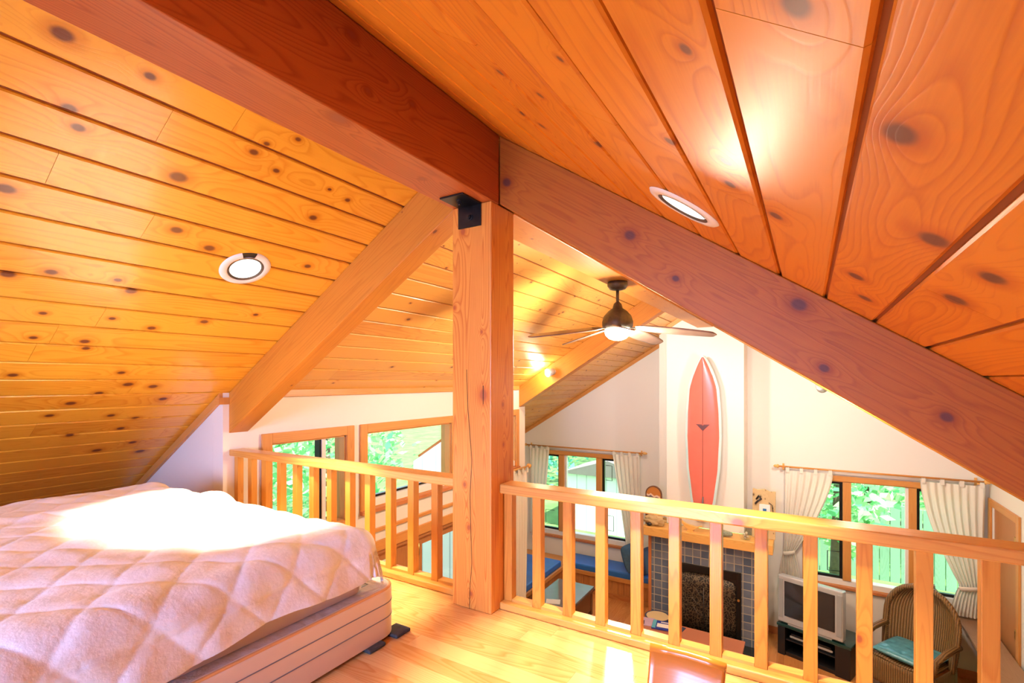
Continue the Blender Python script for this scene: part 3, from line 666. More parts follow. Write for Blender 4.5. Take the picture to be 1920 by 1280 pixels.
PX0, PX1, PY0, PY1 = -3.205, -1.425, -.60, 1.385
ZT = -.578
def pad_pt(a, b):
    """a, b: unfolded cloth coordinates in metres"""
    r_ = .075; ix0, ix1, iy0, iy1 = PX0+r_, PX1-r_, PY0+r_, PY1-r_
    cx = min(max(a, ix0), ix1); cy = min(max(b, iy0), iy1); ex, ey = a-cx, b-cy; L = math.hypot(ex, ey)
    # diamond quilting
    qa, qb = (a*.85+b)/.20, (a*.85-b)/.20
    puff = (abs(math.sin(math.pi*qa))*abs(math.sin(math.pi*qb)))**.22
    wr = noise.noise(Vector((a*5.5, b*4, 3)))*.007+noise.noise(Vector((a*14, b*12, 7)))*.003
    wr += max(0, noise.noise(Vector((a*3+b*2, a*7-b*2.4, 1))))*.010
    dome = .030*math.sin(math.pi*min(1, max(0, (a-PX0)/(PX1-PX0))))*math.sin(math.pi*min(1, max(0, (b-PY0)/(PY1-PY0)+.12)))
    # a long soft ridge of bunched cloth on the left
    q = (a+2.62)-.30*(b-.9); dome += .022*math.exp(-(q/.05)**2)*(1 if b > .1 else math.exp(-((b-.1)/.3)**2))
    h = .011*puff+wr*1.5
    if L < 1e-9: return Vector((cx, cy, ZT+dome+h))
    ux, uy = ex/L, ey/L
    if L < r_*math.pi/2:
        ph = L/r_; off = r_*math.sin(ph); dn = r_*(1-math.cos(ph)); nx = math.sin(ph); nz = math.cos(ph)
    else:
        s = L-r_*math.pi/2; off = r_+s*.10+.012*math.sin(s*9); dn = r_+s*.98; nx = 1; nz = 0
        h += .006*noise.noise(Vector((a*9, b*9, 2)))+.005*math.sin((a*ux*0+b*abs(ux)+a*abs(uy))*26+4*noise.noise(Vector((a, b, 0))))
    base_ = dome*max(0, 1-L/.12)
    return Vector((cx+ux*(off+h*nx), cy+uy*(off+h*nx), ZT+base_-dn+h*nz))
def pad_fn(u, v):
    e = .075*math.pi/2+.145-.075
    hem = .030*math.sin(v*2.2+1)+.015*math.sin(u*9)+.012*math.sin(v*23)
    a0, a1 = PX0+.075-e, PX1-.075+e; b0, b1 = PY0+.075-e, PY1-.075+e
    a = a0+(a1-a0)*u; b = b0+(b1-b0)*v
    if a > PX1-.075: a = (PX1-.075)+(a-(PX1-.075))*(1+hem/e)
    return pad_pt(a, b)
T = thing('mattress', 'white quilted mattress on the box spring beside the left railing', 'mattress', (-2.3, .4, -.8))
MB().grid(pad_fn, 300, 330).build('quilted_cover', M_pad, T)
pts2, _ = rbox(PX0+.03, PX1-.03, PY0+.03, PY1-.03, -.797, -.62, .08, .02)
V = [(cx+c_*.08, cy+s_*.08, z) for z in (-.798, -.64) for cx, cy, c_, s_ in pts2]; n_ = len(pts2)
MB().add(V, [(i, (i+1) % n_, n_+(i+1) % n_, n_+i) for i in range(n_)]+[tuple(range(n_-1, -1, -1)), tuple(range(n_, 2*n_))], sm=False).build('core', M_box, T)

# ------------------------------------------------------------------ lamps
def can(label, p, side, cut, watts):
    sl = .61 if side < 0 else -.675; n = Vector((sl, 0, -1)).normalized()
    Z = n; X = Vector((0, 1, 0)); Y = Z.cross(X); M = Matrix((X, Y, Z)).transposed()
    T = thing('recessed_light', label, 'light', p)
    ro, ri = .112, .078; prof = [(ri, -.02), (ri, .004), (ri+.004, .0075), (ro-.006, .0065), (ro, .001)]
    mb = MB(); n_ = 64; V = []; fs = []
    gap = (cut, cut+.62) if cut is not None else None
    for rr, zz in prof:
        for i in range(n_):
            a = 2*math.pi*i/n_; V.append(Vector(p)+M@Vector((rr*math.cos(a), rr*math.sin(a), zz)))
    for k in range(len(prof)-1):
        for i in range(n_):
            a = 2*math.pi*(i+.5)/n_
            if gap and gap[0] < a < gap[1] and k > 0: continue
            fs.append((k*n_+i, k*n_+(i+1) % n_, (k+1)*n_+(i+1) % n_, (k+1)*n_+i))
    mb.add(V, fs, sm=True); mb.build('trim_ring', M_trimwhite, T)
    MB().lathe([(ri+.001, .0072), (ri-.003, .0076), (ri-.009, .004), (ri-.010, .0012)], p, M, 48).build('reflector', M_bronze, T)
    MB().lathe([(0.0001, .0024), (.04, .0022), (ri-.0085, .0018)], p, M, 48).build('lens', M_can, T)
    if gap:
        mb = MB(); V = []
        for rr in (ri+.001, ro-.002):
            for i in range(13):
                a = gap[0]-.02+(.66)*i/12; V.append(Vector(p)+M@Vector((rr*math.cos(a), rr*math.sin(a), .0006)))
        mb.add(V, [(i, i+1, 14+i, 13+i) for i in range(12)]); mb.build('exposed_housing', M_black, T)
    q = Vector(p)+n*.03
    add_light('recessed_lamp', 'SPOT', q, watts, WARM, aim=(0, 0, -1), spot_size=R(68), spot_blend=.35, shadow_soft_size=.05)
can('round recessed ceiling light in the left slope above the mattress', (-2.273, 1.345, cl(-2.273)), -1, 1.55, 190)
can('round recessed ceiling light in the right slope above the rafter', (-.304, 1.456, cr(-.304)), 1, None, 125)

FX, FY = -1.265, 3.69
T = thing('ceiling_fan', 'five bladed bronze ceiling fan with a lit globe under the far ridge beam', 'fan', (FX, FY, .5))
MB().lathe([(.0, .764), (.075, .764), (.078, .735), (.06, .708), (.03, .700), (0, .699)], (FX, FY, 0)).build('canopy', M_bronze, T)
MB().cyl((FX, FY, .60), (FX, FY, .705), .012).build('downrod', M_bronze, T)
MB().lathe([(.014, .61), (.03, .595), (.04, .56), (.07, .54), (.105, .50), (.118, .455), (.116, .42), (.10, .405), (0, .40)], (FX, FY, 0)).build('motor_housing', M_bronze, T)
MB().lathe([(.092, .404), (.100, .385), (.092, .355), (.065, .328), (.03, .315), (0.0001, .312)], (FX, FY, 0)).build('lit_globe', M_globe, T)
for b in (-25, 47, 119, 191, 263):
    a = R(b+31); M = rotz(a)
    def bl(u, v):
        x = .14+.57*u; wd = .052+.018*math.sin(math.pi*min(1, u*1.1)); 
        if u > .9: wd *= math.sqrt(max(0, 1-((u-.9)/.1)**2))
        if u < .1: wd *= .6+4*u
        y = (v-.5)*2*wd; return Vector((FX, FY, .405-.075*u))+M@Vector((x, y, -y*.24))
    bo = MB().grid(bl, 24, 6).build('blade', M_darkwood if 0 else plain('blade_veneer', (.26, .16, .13), .35, noise_amt=.3, nscale=10), T, solid=.008)
    sub(MB().obox(Vector((FX, FY, .405))+M@Vector((.15, 0, 0)), (.055, .012, .004), M).build('blade_arm', M_bronze, T), bo)
add_light('fan_lamp', 'POINT', (FX, FY, .27), 95, (1, .86, .64), shadow_soft_size=.09)
T = thing('spotlight', 'small round spotlight fixed to the far left rafter', 'light', (-2.76, 5.60, .11))
MB().cyl((-2.76, 5.619, .12), (-2.76, 5.58, .12), .035, n=24).build('mount', M_white, T)
MB().cyl((-2.75, 5.585, .12), (-2.79, 5.50, .10), .042, .052, n=24).build('lamp_head', M_silver, T)
MB().cyl((-2.7905, 5.499, .0998), (-2.7912, 5.4975, .0994), .046, n=24).build('lamp_lens', M_spot, T)
add_light('spot_lamp', 'POINT', (-2.83, 5.43, .10), 7, (1, .8, .55), shadow_soft_size=.05)

T = thing('spotlight', 'unseen spotlight added on the far right rafter to brighten the living room', 'light', (.35, 5.60, -.02))  # added fixture and lamp, out of view, to lift the far room
MB().cyl((.35, 5.619, -.08), (.35, 5.58, -.08), .035, n=24).build('mount', M_white, T)
MB().cyl((.35, 5.585, -.08), (.33, 5.50, -.12), .042, .052, n=24).build('lamp_head', M_silver, T)
add_light('spot_lamp', 'POINT', (.33, 5.40, -.15), 20, (1, .82, .6), shadow_soft_size=.05)
for x_, z_ in ((-1.8, .60), (.1, -.05)):  # added wash lights, unseen behind the rafters, to brighten the gable wall
    T = thing('spotlight', 'unseen spotlight added behind the far %s rafter to brighten the gable wall' % ('left' if x_ < 0 else 'right'), 'light', (x_, 5.8, z_))
    MB().cyl((x_, 5.761, z_), (x_, 5.80, z_), .035, n=24).build('mount', M_white, T)
    MB().cyl((x_, 5.795, z_), (x_+.02, 5.88, z_-.02), .042, .052, n=24).build('lamp_head', M_silver, T)
    add_light('spot_lamp', 'SPOT', (x_+.03, 5.92, z_-.03), 58, (1, .90, .76), aim=(.02, 1, -.45), spot_size=R(150), spot_blend=.6, shadow_soft_size=.08)

# ------------------------------------------------------------------ chimney: fireplace, mantel, board
T = thing('fireplace', 'fireplace with blue tile surround and black arched screen', 'fireplace', (-1.27, 7.4, -H))
X0, X1, YF = -1.985, -.555, 7.30; fx0, fx1, ft = -1.735, -.776, -2.59
MB().box(X0, fx0, YF, 7.44, -H, -2.24, 'x').box(fx1, X1, YF, 7.44, -H, -2.24, 'x').box(fx0, fx1, YF, 7.44, ft, -2.24, 'x').build('tile_surround', M_tile, T)
MB().box(X0-.045, X0-.001, YF-.01, 7.71, -H, -2.24, 'z').build('side_board', M_trimred, T, bevel=.003)
MB().box(X1+.001, X1+.02, YF, 7.44, -H, -2.24, 'z').build('side_board', M_white, T)
MB().box(fx0, fx0+.06, YF-.03, YF+.02, -H, ft, 'z').box(fx1-.06, fx1, YF-.03, YF+.02, -H, ft, 'z').box(fx0+.06, fx1-.06, YF-.03, YF+.02, ft-.10, ft, 'x').box(fx0+.06, fx1-.06, YF-.03, YF+.02, -H, -H+.07, 'x').build('firebox_frame', M_blackmet, T, bevel=.004)
def archfn(u, v):
    x = fx0+.06+(fx1-fx0-.12)*u; zt = ft-.20+.09*math.sqrt(max(0, 1-(2*u-1)**2)); z0 = -H+.07; return Vector((x, YF-.005, z0+(zt-z0)*v))
m, t, b, o = base('ornate_fire_screen'); tc = t.nodes.new('ShaderNodeTexCoord'); vo = N(t, 'ShaderNodeTexVoronoi', Scale=26.0); vo.feature = 'DISTANCE_TO_EDGE'; nn = N(t, 'ShaderNodeTexNoise', Scale=9.0, Detail=3.0)
t.links.new(tc.outputs['Object'], nn.inputs[0]); t.links.new(mix_(t, .12, tc.outputs['Object'], nn.outputs['Color']), vo.inputs[0])
t.links.new(mix_(t, math_(t, 'GREATER_THAN', vo.outputs[0], .09), (.14, .10, .06), (.018, .014, .012)), b.inputs['Base Color']); b.inputs['Roughness'].default_value = .5; b.inputs['Metallic'].default_value = .4
scr = MB().grid(archfn, 24, 4, flip=False).build('screen_panel', m, T, solid=.004)
MB().box(fx0+.06, fx1-.06, YF+.005, YF+.02, -H+.05, ft-.1).build('firebox_back', M_black, T)
mb = MB(); cx = (fx0+fx1)/2
for s in (-1, 1):
    for (h, l) in ((.55, .10), (.42, .16), (.28, .13)):
        mb.tube([(cx, YF-.012, -H+h), (cx+s*l*.6, YF-.012, -H+h+.02), (cx+s*l, YF-.012, -H+h+.10)], .006, 6)
mb.tube([(cx, YF-.012, -H+.15), (cx, YF-.012, -H+.68)], .008, 6); mb.build('screen_ornament', M_bronze, T)
MB().cyl((fx1-.03, YF-.03, -2.95), (fx1-.03, YF-.06, -2.95), .016, n=12).build('screen_knob', M_brass, T)
MB().box(-1.55, X1+.04, 6.93, YF-.001, -H+.001, -H+.012).build('hearth_slab', plain('black_hearth_tile', (.02, .025, .025), .2), T)
mt = tag(MB().box(-2.07, -.39, 7.13, 7.449, -2.235, -2.105, 'x').box(-2.07, -1.801, 7.449, 7.719, -2.235, -2.105, 'x').build('mantel_shelf', M_mantel, bevel=.008), 'thick honey pine mantel shelf above the fireplace tiles', 'shelf')
MZ = -2.104
# surfboard
SBX, SBY = -1.268, 7.33
def sbw(v):     # half width, v from tail 0 to nose 1
    ctl = [(0, .115), (.04, .135), (.12, .170), (.3, .222), (.5, .243), (.65, .235), (.8, .208), (.87, .165), (.93, .112), (.965, .076), (.985, .048), (.995, .024), (1, .008)]
    for (a, p), (b_, q) in zip(ctl[:-1], ctl[1:]):
        if v <= b_: return p+(q-p)*((v-a)/(b_-a))
    return .004
SZ0, SZ1 = -1.93, .36
T = thing('surfboard', 'tall salmon red surfboard with pale blue rails hung on the chimney', 'surfboard', (SBX, SBY, SZ0))
def sb_front(k, dy, th):
    def fn(u, v):
        wv = sbw(v)*k if k == 1 else max(.003, sbw(.012+.976*v)-.026); a = (u-.5)*2; bend = .05*(v-.5)**2*4*.5
        return Vector((SBX+a*wv, SBY-dy-th*math.sqrt(max(0, 1-a*a*.98))-bend, SZ0+(SZ1-SZ0)*(v if k == 1 else .012+.976*v)))
    return fn
M_rails = plain('pale_blue_rails', (.55, .72, .74), .25)
MB().grid(sb_front(1, 0, .028), 16, 60).grid(lambda u, v: sb_front(1, 0, -.028)(u, v)-Vector((0, 0, 0)), 16, 60, flip=True).build('rails', M_rails, T)
dk = MB().grid(sb_front(.88, .009, .024), 16, 60).build('deck', plain('salmon_deck', (.70, .16, .12), .2, noise_amt=.06), T)
mb = MB()
st = [sb_front(.88, .0105, .024)(.5, v/30) for v in range(31)]; mb.tube(st, .0022, 5); sub(mb.build('stringer', M_black, T), dk)
zc = -.64; yq = SBY-.036-.002
mb = MB(); 
for (a, b_) in (([(-.095, .035), (-.01, .032), (-.01, .020), (-.076, .020)], 0), ([(.01, .032), (.095, .035), (.076, .020), (.01, .020)], 0), ([(-.075, .018), (.075, .018), (0, -.060)], 0)):
    mb.prism([(SBX+x, yq, zc+z) for x, z in a], (0, .004, 0))
sub(mb.build('emblem', plain('dark_decal', (.12, .04, .05), .4), T), dk)
mb = MB(); mb.prism([(SBX, SBY-.035, -1.60), (SBX, SBY-.035, -1.86), (SBX, SBY-.17, -1.86), (SBX, SBY-.13, -1.74), (SBX, SBY-.06, -1.64)], (.012, 0, 0)); mb.build('fin', M_black, T)
for z in (-.2, -1.3): MB().box(SBX-.12, SBX+.12, SBY+.02, 7.449, z, z+.03).build('wall_mount', M_black, T)

# things on the mantel
T = thing('painted_arch', 'arched dark wood piece painted with an orange mountain sunset, on the mantel', 'ornament', (-2.0, 7.25, MZ))
def arch(wd, h0, h1, n=16): return [(-wd, h0), (wd, h0)]+[(wd*math.cos(R(180*i/n)), h1+wd*math.sin(R(180*i/n))) for i in range(n+1)]
ax, ay, az = -1.955, 7.30, MZ
MB().prism([(ax+x, ay, az+z) for x, z in arch(.12, .0, .44)], (0, .03, 0)).build('plaque', M_darkwood, T)
MB().prism([(ax+x, ay-.003, az+z) for x, z in arch(.102, .38, .44)], (0, .003, 0)).build('sunset_panel', plain('burnt_orange_paint', (.50, .18, .03), .4), T)
MB().prism([(ax-.098, ay-.005, az+0.280), (ax+.098, ay-.005, az+0.280), (ax+.098, ay-.005, az+0.410), (ax+.05, ay-.005, az+0.430), (ax+.01, ay-.005, az+0.415), (ax-.04, ay-.005, az+0.450), (ax-.07, ay-.005, az+0.430), (ax-.098, ay-.005, az+0.440)], (0, .003, 0)).build('snow_line', plain('pale_pink_paint', (.75, .55, .42), .5), T)
MB().prism([(ax-.098, ay-.007, az+0.180), (ax+.098, ay-.007, az+0.180), (ax+.098, ay-.007, az+0.380), (ax+.05, ay-.007, az+0.405), (ax+.01, ay-.007, az+0.390), (ax-.04, ay-.007, az+0.425), (ax-.07, ay-.007, az+0.405), (ax-.098, ay-.007, az+0.415)], (0, .003, 0)).build('mountain_band', plain('blue_gray_paint', (.14, .12, .16), .5), T)
T = thing('driftwood_block', 'chunky tan driftwood block at the left end of the mantel', 'ornament', (-1.9, 7.2, MZ))
def blob(c, rx, ry, rz_, amp, sc, seed=0, n=20):
    c = Vector(c)
    def fn(u, v):
        th, ph = 2*math.pi*u, math.pi*v; d = Vector((math.cos(th)*math.sin(ph), math.sin(th)*math.sin(ph), -math.cos(ph)))
        k = 1+amp*noise.noise(d*sc+Vector((seed, 0, 0))); return c+Vector((d.x*rx*k, d.y*ry*k, d.z*rz_*k))
    return MB().grid(fn, n*2, n, uvfn=lambda u, v: (u*.5, v*.3))
blob((-1.93, 7.22, MZ+.075), .15, .055, .075, .5, 2.2, 3).build('driftwood', M_drift, T)
blob((-1.98, 7.16, MZ+.03), .04, .02, .022, .3, 2, 5, 8).build('dark_pebble', M_black, T)
T = thing('wooden_bird', 'small carved pale wooden bird on the mantel between two balusters', 'ornament', (-1.45, 7.22, MZ))
mb = MB().prism([(-1.56, 7.2, MZ+.13), (-1.53, 7.2, MZ+.135), (-1.47, 7.2, MZ+.10), (-1.42, 7.2, MZ+.09), (-1.33, 7.2, MZ+.075), (-1.27, 7.2, MZ+.10), (-1.26, 7.2, MZ+.085), (-1.34, 7.2, MZ+.055), (-1.38, 7.2, MZ+.02), (-1.44, 7.2, MZ+.02), (-1.50, 7.2, MZ+.06)], (0, .035, 0), (1, 0, 0)); mb.build('body', M_mantel, T, bevel=.005)
MB().box(-1.46, -1.38, 7.195, 7.245, MZ, MZ+.02).build('stand', M_mantel, T)
tag(blob((-.97, 7.22, MZ+.042), .10, .05, .04, .25, 1.5, 9, 12).build('beach_stone', plain('gray_green_stone', (.30, .33, .24), .6, noise_amt=.35, nscale=40)), 'oval gray green stone lying on the mantel', 'stone')
T = thing('shell_jar', 'small glass jar of shells on the right end of the mantel', 'jar', (-.72, 7.2, MZ))
MB().lathe([(0.001, 0), (.055, .002), (.075, .04), (.072, .09), (.045, .115), (.048, .125)], (-.72, 7.22, MZ)).build('jar_body', M_glass, T)
mb = MB(); rg = random.Random(4)
blobs = MB()
for k in range(9):
    a = rg.random()*6.28; q = rg.random()*.045; c = Vector((-.72+q*math.cos(a), 7.22+q*math.sin(a), MZ+.02+.012*k*.7))
    bb = blob(c, .018, .016, .014, .4, 2, k, 6); blobs.add(bb.v, bb.f, sm=True)
blobs.build('shells', plain('pale_shell', (.72, .58, .42), .5, noise_amt=.3, nscale=40), T)
T = thing('framed_picture', 'pale driftwood board with a small white framed blue picture standing on the mantel', 'picture frame', (-.52, 7.36, MZ))
dx0, dx1 = -.655, -.375
MB().prism([(dx0, 7.38, MZ), (dx1, 7.38, MZ), (dx1+.005, 7.38, MZ+.64), (-.44, 7.38, MZ+.635), (-.50, 7.38, MZ+.66), (-.58, 7.38, MZ+.645), (dx0+.01, 7.38, MZ+.66)], (0, .03, 0), (0, 0, 1)).build('board', M_drift, T, bevel=.005)
MB().box(-.565, -.435, 7.365, 7.379, MZ+.29, MZ+.46).build('white_frame', M_white, T, bevel=.003)
MB().box(-.522, -.478, 7.362, 7.3645, MZ+.36, MZ+.405).build('blue_emblem', plain('sea_blue_print', (.02, .16, .42), .5), T, bevel=.001)
MB().tube([(-.60, 7.37, MZ+.52), (-.57, 7.36, MZ+.57), (-.54, 7.365, MZ+.53), (-.59, 7.36, MZ+.49), (-.61, 7.365, MZ+.46)], .012, 6).build('dark_twig', M_black, T)
MB().tube([(-.45, 7.365, MZ+.49), (-.41, 7.36, MZ+.46), (-.40, 7.365, MZ+.36)], .005, 5).build('dark_twig', M_black, T)

# ------------------------------------------------------------------ curtains
def curtain(label, y, z0, xa, xb, zt, za, tie=None, folds=9, amp=.019, rodz=None, ntabs=4, axis='y', group=None):
    """top from xa to xb at z0; tie=(z, x0, x1); bottom za with x from xc to xd"""
    T = thing('curtain', label, 'curtain', ((xa+xb)/2 if axis == 'y' else y, y if axis == 'y' else (xa+xb)/2, za[0]))
    zb, xc, xd = za
    def ends(z):
        if tie is None:
            k = (z0-z)/(z0-zb); return xa+(xc-xa)*k, xb+(xd-xb)*k
        tz, t0, t1 = tie
        if z >= tz:
            k = (z0-z)/(z0-tz); e = k**1.5; return xa+(t0-xa)*e, xb+(t1-xb)*e
        k = (tz-z)/(tz-zb); e = k**.6; return t0+(xc-t0)*e, t1+(xd-t1)*e
    def fn(u, v):
        z = z0+(zb-z0)*v; a, b_ = ends(z); x = a+(b_-a)*u
        yy = y+amp*math.sin(u*folds*2*math.pi+.6*math.sin(v*5))*(.45+.55*min(1, v*4))+.008*noise.noise(Vector((u*8, v*5, xa)))
        return Vector((x, yy, z)) if axis == 'y' else Vector((yy, x, z))
    MB().grid(fn, 110, 50).build('panel', M_curtain, T)
    for k in range(ntabs):
        mb = MB(); x = xa+.02+(xb-xa-.06)*k/(ntabs-1)
        if axis == 'y': mb.box(x-.012, x+.028, y-.024, y-.020, z0-.02, z0+.05).box(x-.012, x+.028, y+.020, y+.024, z0-.02, z0+.05).box(x-.012, x+.028, y-.024, y+.024, z0+.046, z0+.05)
        else: mb.box(y-.024, y-.02, x-.012, x+.028, z0-.02, z0+.05).box(y+.02, y+.024, x-.012, x+.028, z0-.02, z0+.05).box(y-.024, y+.024, x-.012, x+.028, z0+.046, z0+.05)
        mb.build('hanging_tab', M_curtain, T)
    if tie:
        tz, t0, t1 = tie; cx, rx = (t0+t1)/2, (t1-t0)/2+.01
        MB().grid(lambda u, v: Vector((cx+rx*math.cos(2*math.pi*u), y+.045*math.sin(2*math.pi*u), tz+.05*(v-.5)+.02*math.cos(2*math.pi*u))), 30, 2).build('tie_back', M_curtain, T, solid=.004)
    return T
def rod(label, x0, x1, y, z, wall, white=True):
    T = thing('curtain_rod', label, 'curtain rod', ((x0+x1)/2, y, z))
    MB().cyl((x0, y, z), (x1, y, z), .013, n=14).build('pole', M_trim, T)
    for x, s in ((x0, -1), (x1, 1)):
        MB().lathe([(.001, 0), (.024, .004), (.030, .018), (.018, .032), (.022, .045), (.012, .065), (.001, .072)], (x, y, z), Matrix(((0, 0, s), (0, 1, 0), (-s, 0, 0))), 18).build('finial', M_mantel, T)
    for x in (x0+.05, x1-.05):
        MB().box(x-.012, x+.012, y-.02, wall, z-.03, z-.012).box(x-.012, x+.012, wall-.012, wall, z-.06, z+.03).build('bracket', M_mantel, T)
    if white: MB().cyl((x0+.08, wall-.03, z-.045), (x1-.08, wall-.03, z-.045), .017, n=12).build('white_track', M_white, T)
rod('wooden curtain rod over the gable window above the bench', -4.60, -2.37, 8.20, -1.21, 8.299)
rod('wooden curtain rod over the gable window behind the wicker chair', -.35, 1.76, 7.80, -1.185, 7.899)
T = thing('curtain_rod', 'wooden rod end with finials on the side wall beyond the post', 'curtain rod', (XL+.07, 5.0, -1.13))
MB().cyl((XL+.08, 4.55, -1.13), (XL+.08, 5.72, -1.13), .013, n=14).build('pole', M_mantel, T)
MB().lathe([(.001, 0), (.026, .004), (.034, .02), (.02, .036), (.026, .05), (.012, .075), (.001, .08)], (XL+.08, 5.72, -1.13), Matrix(((1, 0, 0), (0, 0, 1), (0, -1, 0))), 18).build('finial', M_mantel, T)
MB().box(XL+.0, XL+.10, 5.60, 5.62, -1.16, -1.14).build('bracket', M_mantel, T)
curtain('cream curtain hanging straight at the left end of the bench window', 8.20, -1.26, -4.53, -4.12, 0, (-2.93, -4.50, -4.28), folds=5)
curtain('cream curtain right of the bench window beside the chimney', 8.20, -1.26, -2.90, -2.43, 0, (-3.02, -2.62, -2.40), folds=6)
curtain('tied cream curtain between the chimney and the television window', 7.80, -1.235, -.275, .28, 0, (-2.86, -.36, -.08), tie=(-2.36, -.29, -.17), folds=7)
curtain('tied cream curtain on the right of the window behind the wicker chair', 7.80, -1.235, 1.18, 1.775, 0, (-2.80, 1.45, 1.72), tie=(-2.45, 1.55, 1.74), folds=8)
curtain('narrow cream curtain on the side wall just beyond the post', XL+.08, -1.18, 5.30, 5.70, 0, (-3.45, 5.30, 5.66), folds=6, axis='x')

# ------------------------------------------------------------------ benches, pillows
T = thing('window_bench', 'built in fir window bench in an L shape with blue cushions', 'bench', (-3.6, 7.8, -H))
def vpan(mb, axis, a0, a1, b, z0, z1, wd=.10):
    p = a0
    while p < a1-.001:
        q = min(p+wd, a1)
        if axis == 'x': mb.box(p+.002, q-.002, b, b+.02, z0, z1, 'z', rng.random())
        else: mb.box(b-.02, b, p+.002, q-.002, z0, z1, 'z', rng.random())
        p = q
mb = MB(); vpan(mb, 'x', -3.67, -2.04, 7.80, -H+.08, -3.27); vpan(mb, 'y', 5.80, 7.80, -3.67, -H+.08, -3.27); mb.build('front_panel', M_panel, T)
MB().box(-3.67, -2.04, 7.785, 7.80, -H, -H+.08).box(-3.67, -3.655, 5.80, 7.785, -H, -H+.08, 'y').build('base_board', M_panel, T)
MB().box(-3.66, -2.04, 7.765, 7.80, -3.27, -3.205).box(-3.67, -3.635, 5.80, 7.764, -3.27, -3.205, 'y').build('seat_lip', M_trim, T, bevel=.004)
MB().box(-4.70, -2.04, 7.801, 8.29, -3.25, -3.23).box(-4.70, -3.671, 5.80, 7.80, -3.25, -3.23).build('seat_board', M_trim, T)
MB().box(-3.665, -2.05, 7.80, 8.27, -3.225, -3.115).build('long_cushion', M_blue, T, bevel=.025, segs=4)
MB().box(-4.70, -3.68, 5.85, 7.79, -3.225, -3.115).build('side_cushion', M_blue, T, bevel=.025, segs=4)
def pillow(label, c, sx, sz, th, M, mat):
    def f(s):
        def fn(u, v):
            a, b_ = (u-.5)*2, (v-.5)*2; k = max(0, (1-a**4)*(1-b_**4))**.5; pin = 1-.10*(a*a*b_*b_)
            return Vector(c)+M@Vector((a*sx*pin, s*th*k, b_*sz*pin))
        return fn
    return tag(MB().grid(f(-1), 18, 18).grid(f(1), 18, 18, flip=True).build('pillow', mat), label, 'pillow')
pillow('blue pillow leaning back on the bench cushion near the chimney', (-2.47, 7.94, -2.89), .22, .22, .07, rotz(R(70))@Matrix.Rotation(R(-22), 3, 'X'), M_bluep)
pillow('darker blue pillow behind the first one on the bench', (-2.24, 7.96, -2.905), .20, .20, .07, rotz(R(78))@Matrix.Rotation(R(-12), 3, 'X'), M_navy)

# ------------------------------------------------------------------ tables on the main floor
def table(name, label, x0, x1, y0, y1, zt, th, mt, ml, legs, cat='table', leg=.05):
    T = thing(name, label, cat, ((x0+x1)/2, (y0+y1)/2, -H))
    MB().box(x0, x1, y0, y1, zt-th, zt, 'x', .4).build('table_top', mt, T, bevel=.004)
    MB().box(x0+.03, x1-.03, y0+.03, y0+.05, zt-th-.07, zt-th).box(x0+.03, x1-.03, y1-.05, y1-.03, zt-th-.07, zt-th).box(x0+.03, x0+.05, y0+.05, y1-.05, zt-th-.07, zt-th, 'y').box(x1-.05, x1-.03, y0+.05, y1-.05, zt-th-.07, zt-th, 'y').build('apron', ml, T)
    for (x, y) in legs: MB().box(x, x+leg, y, y+leg, -H, zt-th, 'z').build('leg', ml, T, bevel=.003)
    return T
T = thing('coffee_table', 'dark low table with polished top in front of the bench', 'table', (-3.1, 6.6, -H))
MB().box(-3.42, -2.82, 6.0, 7.14, -3.18, -3.15, 'y').build('table_top', M_tabletop, T, bevel=.003)
MB().box(-3.43, -2.81, 5.99, 7.15, -3.21, -3.181, 'y').build('top_edge', M_darkwood, T)
for a in (5.99+.02, 7.08): MB().box(-3.40, -2.84, a, a+.05, -H, -3.21, 'z').build('side_panel', M_darkwood, T)
MB().box(-2.87, -2.85, 6.06, 7.08, -3.5, -3.21, 'y').box(-3.39, -3.37, 6.06, 7.08, -3.5, -3.21, 'y').build('long_panel', M_darkwood, T)
tag(MB().obox((-3.12, 6.33, -3.144), (.10, .07, .005), rotz(.4)).build('folded_paper', M_paper), 'white folded paper lying on the dark coffee table', 'paper')
T = table('low_table', 'reddish wooden low table in front of the fireplace', -1.95, -.655, 6.06, 6.57, -3.15, .03, M_redwood, M_darkwood, [(-1.9, 6.10), (-.75, 6.10), (-1.9, 6.48), (-.75, 6.48)])
def book(name, label, c, h, rz, mat, mark=None, cat='magazine'):
    T = thing(name, label, cat, (c[0], c[1], c[2]-h[2]))
    MB().obox(c, h, rotz(rz)).build('cover', mat, T, bevel=.001)
    if mark:
        for nm, dx, dy, sx, sy, mm in mark:
            MB().obox(Vector(c)+rotz(rz)@Vector((dx, dy, h[2]+.0008)), (sx, sy, .0006), rotz(rz)).build(nm, mm, T)
    return T
M_bluemag = plain('blue_magazine_cover', (.03, .06, .42), .3, noise_amt=.1)
M_cyan = plain('cyan_print', (.12, .5, .7), .4)
book('magazine', 'blue magazine with a pale photo on the reddish low table', (-1.58, 6.42, -3.136), (.15, .11, .008), R(8), M_bluemag, [('cover_photo', .0, -.02, .09, .05, M_paper), ('cover_title', .02, .07, .07, .012, M_white), ('cyan_edge', -.125, 0, .022, .11, M_cyan)])
book('brochure', 'pale lilac brochure left of the blue magazine on the low table', (-1.80, 6.44, -3.145), (.09, .11, .004), R(14), plain('lilac_paper', (.55, .42, .62), .5), [('dark_print', -.06, -.03, .02, .05, M_navy)])
book('book', 'dark blue book under the right end of the magazine', (-1.42, 6.45, -3.147), (.07, .09, .0025), R(-10), M_navy, cat='book')
T = thing('drum', 'small round drum with pale skin and dark rim beside the fireplace', 'drum', (-1.80, 6.93, -H))
dc = (-1.80, 6.93, -H)
MB().lathe([(.10, 0), (.12, .02), (.15, .16), (.158, .27)], dc, n=36).build('shell', M_paper, T)
